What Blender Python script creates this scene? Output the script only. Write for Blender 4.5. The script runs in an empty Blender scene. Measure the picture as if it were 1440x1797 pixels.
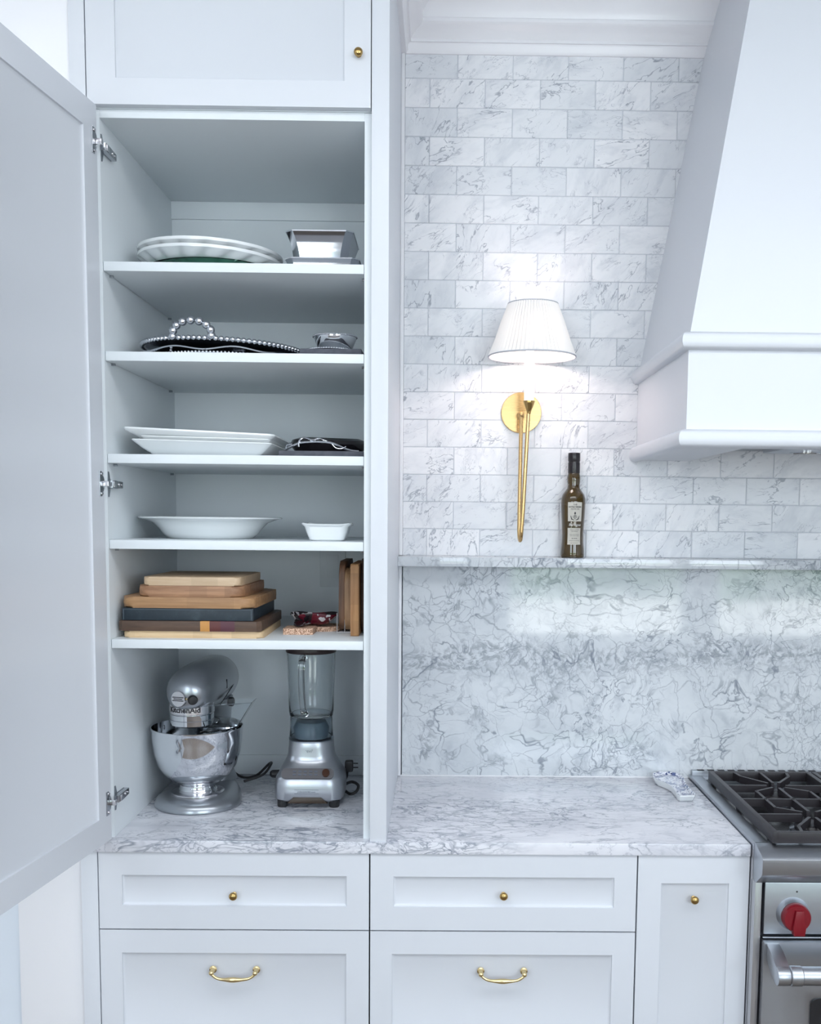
import bpy, bmesh, math, random
from mathutils import Vector, Matrix
random.seed(4)
scene = bpy.context.scene
COL = scene.collection
PI = math.pi
# ------------------------------------------------------------------ camera
cam_d = bpy.data.cameras.new('camera'); cam = bpy.data.objects.new('camera', cam_d); COL.objects.link(cam)
cam_r = Vector((0.99989844, -0.01004474, 0.01011007)); cam_f = Vector((0.01096045, 0.99541515, -0.09501862))
cam_u = Vector((-0.00910928, 0.09511978, 0.99542415))
M = Matrix((cam_r, cam_u, -cam_f)).transposed().to_4x4(); M.translation = Vector((0.0415, -2.4027, 1.6769))
cam.matrix_world = M
cam_d.sensor_fit = 'HORIZONTAL'; cam_d.sensor_width = 36; cam_d.lens = 1819.16*36/1440
cam_d.shift_x = (720-793.96)/1440; cam_d.shift_y = (1081.76-898.5)/1440
cam_d.clip_start = .05; cam_d.clip_end = 200
scene.camera = cam
# ------------------------------------------------------------------ world, exposure, daylight, added fill
w = bpy.data.worlds.new('sky'); scene.world = w; w.use_nodes = True
w.node_tree.nodes['Background'].inputs[0].default_value = (.62, .80, 1, 1)
w.node_tree.nodes['Background'].inputs[1].default_value = 1.1
scene.view_settings.view_transform = 'Standard'; scene.view_settings.look = 'None'
scene.view_settings.gamma = 1; scene.view_settings.use_curve_mapping = False
scene.view_settings.exposure = 0.85
def area(name, loc, rot, sx, sy, power, color):
    l = bpy.data.lights.new(name, 'AREA'); l.shape = 'RECTANGLE'; l.size = sx; l.size_y = sy; l.energy = power; l.color = color
    o = bpy.data.objects.new(name, l); COL.objects.link(o); o.location = loc; o.rotation_euler = rot; return o
area('daylight_through_window', (1.35, -4.92, 2.05), (math.radians(90), 0, 0), 1.5, 1.3, 19, (.84, .92, 1))
area('daylight_through_window', (2.85, -4.92, 2.05), (math.radians(90), 0, 0), 1.1, 1.3, 18, (.84, .92, 1))
area('daylight_through_window', (-1.6, -4.92, 2.05), (math.radians(90), 0, 0), 1.7, 1.3, 19, (.84, .92, 1))
area('added_ceiling_fill', (.4, -1.85, 3.13), (0, 0, 0), 6.4, 1.2, 48, (.93, .965, 1))  # added overhead fill that brightens fronts and side faces, not a real fixture
sd_ = bpy.data.lights.new('sun', 'SUN'); sd_.energy = 16; sd_.angle = .01; sd_.color = (1, .98, .95); so_ = bpy.data.objects.new('sun', sd_); COL.objects.link(so_); so_.rotation_euler = (math.radians(-38), 0, 0)
# ------------------------------------------------------------------ node helpers
class NT:
    def __init__(s, name):
        s.m = bpy.data.materials.new(name); s.m.use_nodes = True; s.t = s.m.node_tree; s.n = s.t.nodes
        s.b = s.n['Principled BSDF']
    def add(s, typ, **k):
        n = s.n.new(typ)
        for a, v in k.items():
            if a in n.inputs.keys(): s.set(n.inputs[a], v)
            else: setattr(n, a, v)
        return n
    def set(s, sock, v):
        if isinstance(v, bpy.types.NodeSocket): s.t.links.new(v, sock)
        else:
            if hasattr(sock.default_value, '__len__') and not hasattr(v, '__len__'): v = (v,)*len(sock.default_value)
            if hasattr(v, '__len__') and len(sock.default_value) == 4 and len(v) == 3: v = (*v, 1)
            sock.default_value = v
    def pr(s, **k):
        for a, v in k.items(): s.set(s.b.inputs[a.replace('_', ' ')], v)
    def math(s, op, a, b=0.0, c=None, clamp=False):
        n = s.n.new('ShaderNodeMath'); n.operation = op; n.use_clamp = clamp
        s.set(n.inputs[0], a); s.set(n.inputs[1], b)
        if c is not None: s.set(n.inputs[2], c)
        return n.outputs[0]
    def vm(s, op, a, b):
        n = s.n.new('ShaderNodeVectorMath'); n.operation = op; s.set(n.inputs[0], a); s.set(n.inputs[1], b); return n.outputs[0]
    def noise(s, vec, scale, detail=3, rough=.5, dist=0, col=False):
        n = s.n.new('ShaderNodeTexNoise'); s.set(n.inputs['Vector'], vec); n.inputs['Scale'].default_value = scale
        n.inputs['Detail'].default_value = detail; n.inputs['Roughness'].default_value = rough; n.inputs['Distortion'].default_value = dist
        return n.outputs['Color' if col else 'Fac']
    def vor(s, vec, scale, feature='DISTANCE_TO_EDGE'):
        n = s.n.new('ShaderNodeTexVoronoi'); n.feature = feature; s.set(n.inputs['Vector'], vec); n.inputs['Scale'].default_value = scale
        return n.outputs['Distance']
    def mr(s, v, a, b, c=0.0, d=1.0):
        n = s.n.new('ShaderNodeMapRange'); n.interpolation_type = 'SMOOTHSTEP'
        s.set(n.inputs[0], v); s.set(n.inputs[1], a); s.set(n.inputs[2], b); s.set(n.inputs[3], c); s.set(n.inputs[4], d); return n.outputs[0]
    def mix(s, f, a, b):
        n = s.n.new('ShaderNodeMix'); n.data_type = 'RGBA'; s.set(n.inputs[0], f); s.set(n.inputs[6], a); s.set(n.inputs[7], b); return n.outputs[2]
    def warp(s, vec, scale, amt):
        c = s.noise(vec, scale, 3, .6, 0, True)
        d = s.vm('SUBTRACT', c, (.5, .5, .5)); d = s.vm('MULTIPLY', d, (amt, amt, amt)); return s.vm('ADD', vec, d)
    def ridge(s, vec, scale, width, detail=3, dist=0):
        v = s.noise(vec, scale, detail, .55, dist); v = s.math('ABSOLUTE', s.math('SUBTRACT', v, .5)); return s.mr(v, 0, width, 1, 0)
    def bump(s, h, strength=.2, dist=.002):
        n = s.n.new('ShaderNodeBump'); n.inputs['Strength'].default_value = strength; n.inputs['Distance'].default_value = dist
        s.set(n.inputs['Height'], h); s.set(s.b.inputs['Normal'], n.outputs[0])
    def pos(s): return s.n.new('ShaderNodeNewGeometry').outputs['Position']
    def obj(s): return s.n.new('ShaderNodeTexCoord').outputs['Object']
    def rnd(s): return s.n.new('ShaderNodeObjectInfo').outputs['Random']
def simple(name, col, rough=.5, metal=0, **k):
    t = NT(name); t.pr(Base_Color=col, Roughness=rough, Metallic=metal, **k); return t.m
def M_paint(name, col, rough=.34):
    t = NT(name); v = t.noise(t.pos(), 3, 2); c = t.mix(v, col, tuple(x*.985 for x in col)); t.pr(Base_Color=c, Roughness=rough, Specular_IOR_Level=.4)
    t.bump(t.noise(t.pos(), 260, 2), .03, .0004); return t.m
paint = M_paint('satin_cabinet_paint', (.71, .74, .79))
paint_in = M_paint('cabinet_interior_paint', (.79, .84, .87), .4)
paint_trim = M_paint('white_trim_paint', (.88, .885, .915), .3)
paint_wall = M_paint('wall_paint', (.74, .80, .87), .7); room_wall = M_paint('greige_room_wall', (.82, .81, .82), .8); room_ceiling = M_paint('ceiling_paint', (.72, .73, .76), .8)
def M_tile():
    t = NT('carrara_marble_tile'); r = t.rnd()
    p = t.pos(); off = t.n.new('ShaderNodeCombineXYZ')
    for i, k in enumerate((37.1, 11.3, 23.7)): t.set(off.inputs[i], t.math('MULTIPLY', r, k))
    vr = t.n.new('ShaderNodeVectorRotate'); vr.rotation_type = 'Y_AXIS'; t.set(vr.inputs['Vector'], t.vm('ADD', p, off.outputs[0]))
    t.set(vr.inputs['Angle'], t.math('MULTIPLY', t.math('FRACT', t.math('MULTIPLY', r, 7.0)), 1.4)); v = vr.outputs[0]
    va = t.vm('MULTIPLY', v, (1.0, 1.0, 2.4))
    wv = t.warp(va, 9, .10)
    fine = t.ridge(wv, 7, .016, 4, .6); fine2 = t.ridge(wv, 16, .016, 4, 1.0)
    mask = t.mr(t.noise(v, 11, 2), .42, .60); mask2 = t.mr(t.noise(v, 15, 2), .46, .64)
    speck = t.mr(t.noise(wv, 55, 3, .6), .66, .73); smask = t.mr(t.noise(v, 7, 2), .52, .66)
    soft = t.mr(t.noise(wv, 9, 4, .6), .42, .75)
    a = t.math('MULTIPLY', fine, mask); b = t.math('MULTIPLY', fine2, mask2); s_ = t.math('MULTIPLY', speck, smask)
    tone = t.mr(t.math('FRACT', t.math('MULTIPLY', r, 13.0)), 0, 1)
    base = t.mix(tone, (.90, .91, .935), (.79, .815, .85))
    base = t.mix(t.math('MULTIPLY', soft, .45), base, (.52, .56, .62))
    c = t.mix(t.math('MULTIPLY', b, .65), base, (.36, .39, .45)); c = t.mix(t.math('MULTIPLY', a, .75), c, (.24, .27, .33)); c = t.mix(t.math('MULTIPLY', s_, .7), c, (.26, .29, .35))
    t.pr(Base_Color=c, Roughness=.34, Specular_IOR_Level=.35); return t.m
tile_m = M_tile()
grout = simple('grey_grout', (.66, .69, .74), .9)
def M_slab():
    t = NT('veined_marble_slab'); p = t.pos(); q = t.warp(t.warp(p, 2.6, .20), 11, .05); q2 = t.warp(q, 30, .018)
    ax = lambda v, a: t.vm('ADD', v, a)
    n1 = t.ridge(ax(q2, (1, 4, 2)), 5.0, .011, 3, .3); n2 = t.ridge(ax(q2, (7, 3, 1)), 11, .016, 3, .5); n3 = t.ridge(ax(q2, (2, 9, 5)), 24, .022, 3, .4)
    e1 = t.mr(t.vor(ax(q2, (3, 1, 2)), 14), 0, .030, 1, 0); e2 = t.mr(t.vor(ax(q2, (8, 2, 6)), 27), 0, .045, 1, 0)
    m1 = t.mr(t.noise(p, 5, 3), .40, .60); m2 = t.mr(t.noise(ax(p, (5, 5, 5)), 6.0, 3), .46, .64); m3 = t.mr(t.noise(ax(p, (9, 2, 1)), 4, 3), .38, .6); m4 = t.mr(t.noise(ax(p, (3, 7, 1)), 7, 3), .48, .62)
    sx = t.n.new('ShaderNodeSeparateXYZ'); t.set(sx.inputs[0], t.warp(p, 2.0, .20))
    band = t.mr(t.math('ABSOLUTE', t.math('SUBTRACT', sx.outputs[2], 1.262)), 0, .065, 1, 0)
    gran = t.mr(t.noise(q2, 60, 4, .7), .42, .62); patch = t.mr(t.noise(q2, 15, 5, .66), .565, .62); cloud = t.mr(t.noise(q, 7, 5, .6), .35, .75); cl2 = t.mr(t.noise(q2, 26, 4, .6), .45, .72)
    def M(a, b, k): return t.math('MULTIPLY', t.math('MULTIPLY', a, b), k)
    c = t.mix(t.math('MULTIPLY', cloud, .45), (.70, .735, .765), (.46, .505, .55)); c = t.mix(M(cl2, t.math('ADD', m3, .25), .50), c, (.40, .44, .49))
    c = t.mix(M(band, gran, .75), c, (.26, .29, .33))
    c = t.mix(M(n3, m2, .65), c, (.34, .37, .42)); c = t.mix(M(e2, m4, .7), c, (.30, .33, .38))
    c = t.mix(M(e1, t.math('ADD', t.math('MULTIPLY', m1, .62), .03), .85), c, (.22, .25, .30))
    c = t.mix(M(n2, m3, .85), c, (.24, .27, .32)); c = t.mix(M(n1, t.math('ADD', t.math('MULTIPLY', m1, .8), .12), .85), c, (.18, .21, .26))
    c = t.mix(M(patch, m4, .6), c, (.25, .28, .32))
    t.pr(Base_Color=c, Roughness=.05, Specular_IOR_Level=.55); return t.m
slab_m = M_slab()
def M_counter():
    t = NT('streaked_marble_counter'); p = t.pos(); ps = t.vm('MULTIPLY', p, (.55, 1.15, 1)); q = t.warp(t.warp(ps, 5, .10), 22, .025)
    r1 = t.ridge(q, 9, .020, 5, .9); r2 = t.ridge(t.vm('ADD', q, (7, 3, 1)), 17, .026, 5, 1.2); r3 = t.ridge(t.vm('ADD', q, (2, 8, 5)), 34, .03, 4, .8)
    e1 = t.mr(t.vor(q, 20), 0, .06, 1, 0)
    m1 = t.mr(t.noise(ps, 5, 3), .34, .6); m2 = t.mr(t.noise(t.vm('ADD', ps, (4, 4, 4)), 7, 3), .38, .62); cl = t.mr(t.noise(q, 8, 5, .6), .35, .75)
    c = t.mix(t.math('MULTIPLY', cl, .55), (.80, .81, .86), (.48, .50, .57))
    c = t.mix(t.math('MULTIPLY', t.math('MULTIPLY', r3, m1), .6), c, (.34, .36, .43))
    c = t.mix(t.math('MULTIPLY', t.math('MULTIPLY', e1, m2), .62), c, (.30, .33, .39))
    c = t.mix(t.math('MULTIPLY', t.math('MULTIPLY', r2, m2), .8), c, (.26, .29, .35)); c = t.mix(t.math('MULTIPLY', t.math('MULTIPLY', r1, m1), .85), c, (.22, .25, .31))
    t.pr(Base_Color=c, Roughness=.14, Specular_IOR_Level=.5); return t.m
counter_m = M_counter()
def M_wood(name, c1, c2, axis=0, scale=1.0, lam=0.0, rough=.5):
    t = NT(name); p = t.obj(); s = [38, 38, 38]; s[axis] = 3.5; v = t.vm('MULTIPLY', p, tuple(x*scale for x in s))
    g = t.noise(t.warp(v, 1.2, .5), 1.6, 5, .62, .4); f = t.mr(g, .32, .68)
    c = t.mix(f, c1, c2)
    if lam:
        sp = t.n.new('ShaderNodeSeparateXYZ'); t.set(sp.inputs[0], p)
        wn = t.n.new('ShaderNodeTexWhiteNoise'); wn.noise_dimensions = '1D'; t.set(wn.inputs['W'], t.math('FLOOR', t.math('MULTIPLY', sp.outputs[0 if axis == 1 else axis], lam)))
        c = t.mix(t.math('MULTIPLY', wn.outputs[0], .42), c, tuple(x*.62 for x in c2))
    t.pr(Base_Color=c, Roughness=rough); t.bump(g, .12, .0006); return t.m
maple = M_wood('pale_maple', (.80, .60, .37), (.68, .47, .26), 0, 1, 22)
maple2 = M_wood('cream_maple', (.66, .50, .34), (.56, .40, .25), 0, 1, 16)
oak = M_wood('golden_oak', (.50, .29, .14), (.34, .18, .085), 0, .9, 9)
acacia = M_wood('mixed_acacia', (.48, .27, .15), (.30, .155, .085), 0, 1.1, 24)
walnut = M_wood('dark_walnut', (.12, .068, .042), (.065, .036, .024), 0, 1)
walnut2 = M_wood('brown_walnut', (.20, .095, .048), (.11, .052, .028), 2, 1)
beech = M_wood('aged_beech', (.40, .24, .125), (.29, .16, .075), 2, 1)
block = M_wood('butcher_block', (.54, .29, .125), (.38, .18, .07), 2, 1, 26)
amber = simple('amber_inlay_wood', (.55, .26, .065), .5); purple = simple('purpleheart_wood', (.09, .026, .04), .5); maroon = simple('maroon_wood', (.11, .025, .022), .5)
def M_brushed(name, col, rough, axis=0, amt=.3):
    t = NT(name); p = t.obj(); s = [400, 400, 400]; s[axis] = 6; s = [v*3 if v > 10 else v for v in s]; n = t.noise(t.vm('MULTIPLY', p, tuple(s)), 1, 2)
    t.pr(Base_Color=col, Metallic=1.0, Roughness=t.mr(n, .3, .7, rough*.9, rough*1.12)); t.bump(n, amt*.05, .0001); return t.m
steel = M_brushed('brushed_stainless_steel', (.50, .53, .57), .36)
steel_v = M_brushed('vertical_brushed_steel', (.56, .56, .58), .3, 2)
chrome = simple('polished_chrome', (.78, .80, .83), .06, 1)
mirror = simple('mirror_steel', (.42, .44, .48), .07, 1)
pewter = simple('polished_pewter', (.60, .62, .66), .16, 1)
pewter_d = simple('aged_pewter', (.36, .38, .42), .24, 1)
nickel = simple('hinge_nickel', (.45, .47, .50), .25, 1); nickel_l = simple('bright_nickel', (.82, .80, .82), .2, 1)
silverpaint = simple('metallic_silver_enamel', (.36, .385, .42), .28, .75, Coat_Weight=.5, Coat_Roughness=.08)
blendsilver = simple('satin_silver_housing', (.50, .52, .56), .32, .85)
brass = M_brushed('aged_brass', (.66, .44, .20), .27); brass_k = simple('antique_brass_knob', (.50, .34, .13), .2, 1)
brass_l = simple('light_brass_pull', (.82, .66, .36), .22, 1)
cast = NT('black_cast_iron'); cast.pr(Base_Color=(.026, .023, .027), Roughness=.42, Metallic=.0); cast.bump(cast.noise(cast.obj(), 400, 2), .15, .0006); cast = cast.m
blackenamel = simple('black_enamel', (.02, .02, .023), .22); black = simple('matte_black', (.012, .012, .014), .55); rubber = simple('black_rubber', (.02, .02, .022), .5)
gap = simple('dark_gap_shade', (.02, .022, .03), .9)  # near-black: shade in the gaps is put into the colour of what fills them
red = simple('red_knob_plastic', (.19, .0005, .008), .38, 0, Coat_Weight=.12)
ceramic = simple('white_glazed_ceramic', (.83, .86, .87), .12, 0, Coat_Weight=.3)
def M_glass(name, col, rough=0.0, ior=1.45, alpha=None):
    t = NT(name); t.pr(Base_Color=col, Roughness=rough, IOR=ior, Transmission_Weight=1.0); return t.m
clear = M_glass('clear_glass', (.93, .96, .97)); plastic = M_glass('clear_plastic', (.96, .98, .99), 0, 1.12)
frost = M_glass('smoky_plastic', (.72, .78, .82), .12, 1.2); greenglass = M_glass('green_glass', (.35, .68, .55), 0, 1.4)
bottleglass = NT('olive_green_bottle_glass'); bottleglass.pr(Base_Color=(.070, .040, .004), Roughness=.04, Transmission_Weight=.25, IOR=1.5, Coat_Weight=.6); bottleglass = bottleglass.m
label_paper = simple('cream_label_paper', (.60, .58, .52), .7); ink = simple('dark_print', (.03, .03, .035), .6); white_ink = simple('white_print', (.8, .8, .78), .6)
greyprint = simple('grey_print', (.14, .16, .20), .5)
slate = NT('dark_slate'); slate.pr(Base_Color=slate.mix(slate.noise(slate.obj(), 60, 4), (.035, .04, .055), (.12, .125, .15)), Roughness=.75); slate = slate.m
bluebox = NT('dark_blue_leatherette'); bluebox.pr(Base_Color=bluebox.mix(bluebox.mr(bluebox.noise(bluebox.obj(), 25, 5, .7), .45, .8), (.012, .024, .036), (.035, .055, .07)), Roughness=.5); bluebox = bluebox.m
def M_cork():
    t = NT('speckled_cork'); n = t.vor(t.obj(), 420, 'F1'); k = t.noise(t.obj(), 380, 2, .8)
    c = t.mix(t.mr(k, .40, .60), (.24, .11, .055), (.85, .60, .45)); t.pr(Base_Color=c, Roughness=.8); t.bump(k, .4, .001); return t.m
cork = M_cork()
def M_bird():
    t = NT('painted_black_red_glaze'); n = t.noise(t.warp(t.obj(), 18, .05), 24, 2, .5)
    c = t.mix(t.mr(n, .49, .51), (.02, .015, .02), (.11, .008, .02)); n2 = t.noise(t.vm('ADD', t.obj(), (3, 3, 3)), 34, 2)
    c = t.mix(t.mr(n2, .56, .58), c, (.60, .58, .60)); t.pr(Base_Color=c, Roughness=.1, Coat_Weight=.5); return t.m
bird = M_bird()
def M_toile():
    t = NT('blue_and_white_floral_glaze'); p = t.obj(); n = t.noise(t.warp(p, 40, .02), 62, 3, .6, 1.2); n2 = t.vor(p, 75, 'F1')
    c = t.mix(t.mr(n, .50, .54), (.80, .82, .88), (.10, .14, .30)); c = t.mix(t.mr(n2, .18, .24, 1, 0), c, (.02, .03, .12)); t.pr(Base_Color=c, Roughness=.12, Coat_Weight=.5); return t.m
toile = M_toile()
def M_shade():
    t = NT('pleated_white_fabric'); t.pr(Base_Color=(.93, .92, .91), Roughness=.9, Emission_Color=(1, .96, .92), Emission_Strength=.04, Subsurface_Weight=0)
    tr = t.n.new('ShaderNodeBsdfTranslucent'); tr.inputs[0].default_value = (.95, .92, .86, 1); mx = t.n.new('ShaderNodeMixShader'); mx.inputs[0].default_value = .11
    out = t.n['Material Output']; t.t.links.new(t.b.outputs[0], mx.inputs[1]); t.t.links.new(tr.outputs[0], mx.inputs[2]); t.t.links.new(mx.outputs[0], out.inputs[0]); return t.m
shade_m = M_shade()
shade_trim = simple('shade_binding', (.55, .57, .62), .8)
candle = simple('ivory_candle_sleeve', (.88, .84, .76), .5, 0, Emission_Color=(1, .88, .72), Emission_Strength=.12)
bulb_m = simple('lit_bulb', (1, 1, 1), .3, 0, Emission_Color=(1, .86, .68), Emission_Strength=1.6)
lens_m = simple('hood_lamp_lens', (.16, .14, .12), .1, .6)
# ------------------------------------------------------------------ geometry helpers
class B:
    def __init__(s): s.b = bmesh.new()
    def verts(s, co): return [s.b.verts.new(c) for c in co]
    def face(s, vs):
        try: return s.b.faces.new(vs)
        except ValueError: return None
    def box(s, x0, x1, y0, y1, z0, z1, bev=0, seg=2):
        v = s.verts([(x0,y0,z0),(x1,y0,z0),(x1,y1,z0),(x0,y1,z0),(x0,y0,z1),(x1,y0,z1),(x1,y1,z1),(x0,y1,z1)])
        f = [s.face([v[i] for i in q]) for q in ((3,2,1,0),(4,5,6,7),(0,1,5,4),(1,2,6,5),(2,3,7,6),(3,0,4,7))]
        if bev:
            es = list({e for q in f for e in q.edges})
            bmesh.ops.bevel(s.b, geom=es, offset=bev, segments=seg, profile=.6, affect='EDGES', clamp_overlap=True)
        return s
    def loft(s, rings, cap0=True, cap1=True, closed=True, loop=False):
        R = [s.verts(r) for r in rings]; n = len(R[0]); m = len(R)
        for i in range(m if loop else m-1):
            a, b = R[i], R[(i+1) % m]
            for j in range(n if closed else n-1): s.face([a[j], a[(j+1)%n], b[(j+1)%n], b[j]])
        if not loop:
            if cap0: s.face(list(reversed(R[0])))
            if cap1: s.face(R[-1])
        return s
    def lathe(s, prof, c=(0,0,0), seg=48, axis='z', sx=1, sy=1, cap0=True, cap1=True, fn=None):
        rings = []
        for r, h in prof:
            ring = []
            for i in range(seg):
                a = 2*PI*i/seg; rr = max(r, 1e-4)
                if fn: rr, hh = fn(rr, h, a)
                else: hh = h
                x, y = rr*math.cos(a)*sx, rr*math.sin(a)*sy
                p = (x, y, hh) if axis == 'z' else ((y, hh, x) if axis == 'y' else (hh, x, y))
                ring.append((p[0]+c[0], p[1]+c[1], p[2]+c[2]))
            rings.append(ring)
        return s.loft(rings, cap0, cap1)
    def tube(s, pts, r, seg=12, closed=False, flat=1.0, caps=True):
        P = [Vector(p) for p in pts]; n = len(P); rings = []; up = Vector((0, 0, 1))
        for i, p in enumerate(P):
            if closed: t = P[(i+1)%n]-P[i-1]
            else: t = P[min(i+1,n-1)]-P[max(i-1,0)]
            t.normalize()
            if i == 0:
                a = up if abs(t.dot(up)) < .9 else Vector((1,0,0)); u = t.cross(a).normalized()
            else: u = (u - t*u.dot(t)).normalized()
            v = t.cross(u); rr = r[i] if hasattr(r, '__len__') else r
            rings.append([p+u*rr*math.cos(2*PI*k/seg)+v*rr*flat*math.sin(2*PI*k/seg) for k in range(seg)])
        return s.loft(rings, caps, caps, loop=closed)
    def cyl(s, p0, p1, r, r2=None, seg=24): return s.tube([p0, p1], [r, r if r2 is None else r2], seg)
    def prism(s, poly, a0, a1, plane='xz', bev=0):
        def m(u, v, w): return {'xz': (u, w, v), 'xy': (u, v, w), 'yz': (w, u, v)}[plane]
        A = s.verts([m(u, v, a0) for u, v in poly]); Bv = s.verts([m(u, v, a1) for u, v in poly]); n = len(poly)
        fs = [s.face(A), s.face(list(reversed(Bv)))] + [s.face([A[i], Bv[i], Bv[(i+1)%n], A[(i+1)%n]]) for i in range(n)]
        if bev:
            es = set(fs[0].edges) | set(fs[1].edges)
            bmesh.ops.bevel(s.b, geom=list(es), offset=bev, segments=2, profile=.5, affect='EDGES', clamp_overlap=True)
        return s
    def sphere(s, c, r, seg=16, rings=10, sz=1):
        bmesh.ops.create_uvsphere(s.b, u_segments=seg, v_segments=rings, radius=r, matrix=Matrix.Translation(c) @ Matrix.Diagonal((1, 1, sz, 1))); return s
    def xf(s, mat): bmesh.ops.transform(s.b, matrix=mat, verts=s.b.verts); return s
    def warp(s, fn):
        for v in s.b.verts: v.co = fn(v.co)
        return s
    def ob(s, name, mat, parent=None, local=False, angle=35, base=None):
        b = s.b; bmesh.ops.recalc_face_normals(b, faces=b.faces)
        off = Vector((0, 0, 0))
        if parent is not None and not local:
            r = parent
            while r.parent: r = r.parent
            off = r.location.copy()
        elif parent is None and not local:
            xs = [v.co for v in b.verts]; mn = [min(c[i] for c in xs) for i in range(3)]; mx = [max(c[i] for c in xs) for i in range(3)]
            off = Vector(((mn[0]+mx[0])/2, (mn[1]+mx[1])/2, mn[2]))
        for v in b.verts: v.co -= off
        ca = math.radians(angle)
        for f in b.faces: f.smooth = True
        for e in b.edges: e.smooth = len(e.link_faces) == 2 and e.calc_face_angle(3.2) < ca
        me = bpy.data.meshes.new(name); b.to_mesh(me); b.free()
        me.materials.append(mat)
        o = bpy.data.objects.new(name, me); COL.objects.link(o)
        if parent is None: o.location = off
        else: o.parent = parent
        return o
def tag(o, label, cat, group=None, kind=None):
    if label: o['label'] = label
    if cat: o['category'] = cat
    if group: o['group'] = group
    if kind: o['kind'] = kind
    return o
def thing(name, label, cat, loc, rotz=0, group=None):
    o = bpy.data.objects.new(name, None); COL.objects.link(o); o.location = loc; o.rotation_euler = (0, 0, rotz); o.empty_display_size = .05
    return tag(o, label, cat, group)
def struct(o, label=None): 
    o['kind'] = 'structure'
    if label: o['label'] = label
    return o
def dup(o, parent=None):
    c = o.copy(); COL.objects.link(c)
    if parent: c.parent = parent
    return c
def rrect(hx, hy, r, n=6, cx=0, cy=0):
    out = []
    for sx, sy, a0 in ((1,1,0),(-1,1,90),(-1,-1,180),(1,-1,270)):
        for i in range(n+1):
            a = math.radians(a0+90*i/n); out.append((cx+sx*(hx-r)+r*math.cos(a), cy+sy*(hy-r)+r*math.sin(a)))
    return out
def super_ring(hx, hy, z, cx=0, cy=0, p=4, n=48):
    o = []
    for i in range(n):
        a = 2*PI*i/n; c, s_ = math.cos(a), math.sin(a); o.append((cx+hx*abs(c)**(2/p)*(1 if c >= 0 else -1), cy+hy*abs(s_)**(2/p)*(1 if s_ >= 0 else -1), z))
    return o
def text_b(txt, size, mat_fn, depth=.0004, bold=0, align='CENTER', spacing=1.0, shear=0):
    cu = bpy.data.curves.new('t', 'FONT'); cu.body = txt; cu.size = size; cu.extrude = depth; cu.align_x = align; cu.align_y = 'CENTER'; cu.offset = bold; cu.space_character = spacing; cu.shear = shear; cu.resolution_u = 3
    o = bpy.data.objects.new('t', cu); COL.objects.link(o); bpy.context.view_layer.update()
    me = bpy.data.meshes.new_from_object(o.evaluated_get(bpy.context.evaluated_depsgraph_get())); bpy.data.objects.remove(o)
    g = B(); g.b.from_mesh(me); bpy.data.meshes.remove(me); g.warp(mat_fn); return g
def shaker(x0, x1, z0, z1, fl, fr, fb, ft, yf, th, rec=.007, sl=.006, bev=.0012):
    """Five-piece panel front: flat frame, small sloped step, recessed flat panel."""
    g = B(); a = g.verts([(x0,yf,z0),(x1,yf,z0),(x1,yf,z1),(x0,yf,z1)])
    i = g.verts([(x0+fl,yf,z0+fb),(x1-fr,yf,z0+fb),(x1-fr,yf,z1-ft),(x0+fl,yf,z1-ft)])
    k = g.verts([(x0+fl+.001,yf+.004,z0+fb+.001),(x1-fr-.001,yf+.004,z0+fb+.001),(x1-fr-.001,yf+.004,z1-ft-.001),(x0+fl+.001,yf+.004,z1-ft-.001)])
    j = g.verts([(x0+fl+sl,yf+rec,z0+fb+sl),(x1-fr-sl,yf+rec,z0+fb+sl),(x1-fr-sl,yf+rec,z1-ft-sl),(x0+fl+sl,yf+rec,z1-ft-sl)])
    c = g.verts([(x0,yf+th,z0),(x1,yf+th,z0),(x1,yf+th,z1),(x0,yf+th,z1)])
    for n in range(4):
        m = (n+1)%4
        g.face([a[n],a[m],i[m],i[n]]); g.face([i[n],i[m],k[m],k[n]]); g.face([k[n],k[m],j[m],j[n]]); g.face([a[m],a[n],c[n],c[m]])
    g.face(j); g.face(c)
    return g
# ------------------------------------------------------------------ key dimensions
W = .62; CT = .915; XL = -.727; XO = -.139; XR = -.122; XE = -.083; ZT = 2.552; CEIL = 3.16
S = [2.2432, 2.0446, 1.8143, 1.6177, 1.3865]; ST = .0208
# ------------------------------------------------------------------ setting
struct(B().box(-3.4, 4.2, -5.2, .9, -.1, 0).ob('floor', M_wood('floor_boards', (.20, .16, .13), (.14, .11, .09), 1, .3)))
struct(B().box(-3.4, 4.2, -5.2, .9, CEIL, CEIL+.1).ob('ceiling', room_ceiling))
struct(B().box(-3.5, -3.4, -5.2, .9, 0, CEIL).ob('wall_left', room_wall)); struct(B().box(4.2, 4.3, -5.2, .9, 0, CEIL).ob('wall_right', room_wall))
g = B(); WX = [(-2.5, -.7), (.55, 2.12), (2.3, 3.45)]; xs = [-3.4] + [v for p in WX for v in p] + [4.2]
for i in range(0, len(xs), 2): g.box(xs[i], xs[i+1], -5.1, -4.98, 0, CEIL)
for a, b in WX: g.box(a, b, -5.1, -4.98, 0, .65); g.box(a, b, -5.1, -4.98, 2.75, CEIL)
struct(g.ob('wall_front', room_wall))
for n, (a, b) in enumerate(WX):
    g = B(); f = .06
    g.box(a, a+f, -5.08, -5.0, .65, 2.75); g.box(b-f, b, -5.08, -5.0, .65, 2.75); g.box(a+f, b-f, -5.08, -5.0, .65, .71); g.box(a+f, b-f, -5.08, -5.0, 2.69, 2.75); g.box(a+f, b-f, -5.07, -5.01, 1.3, 1.34)
    wf = struct(g.ob('window_%d' % (n+1), paint_trim)); p = B().box(a+f, b-f, -5.045, -5.04, .71, 2.69); p.warp(lambda c, wf=wf: c - wf.location); p.ob('pane', clear, wf, local=True)
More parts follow.
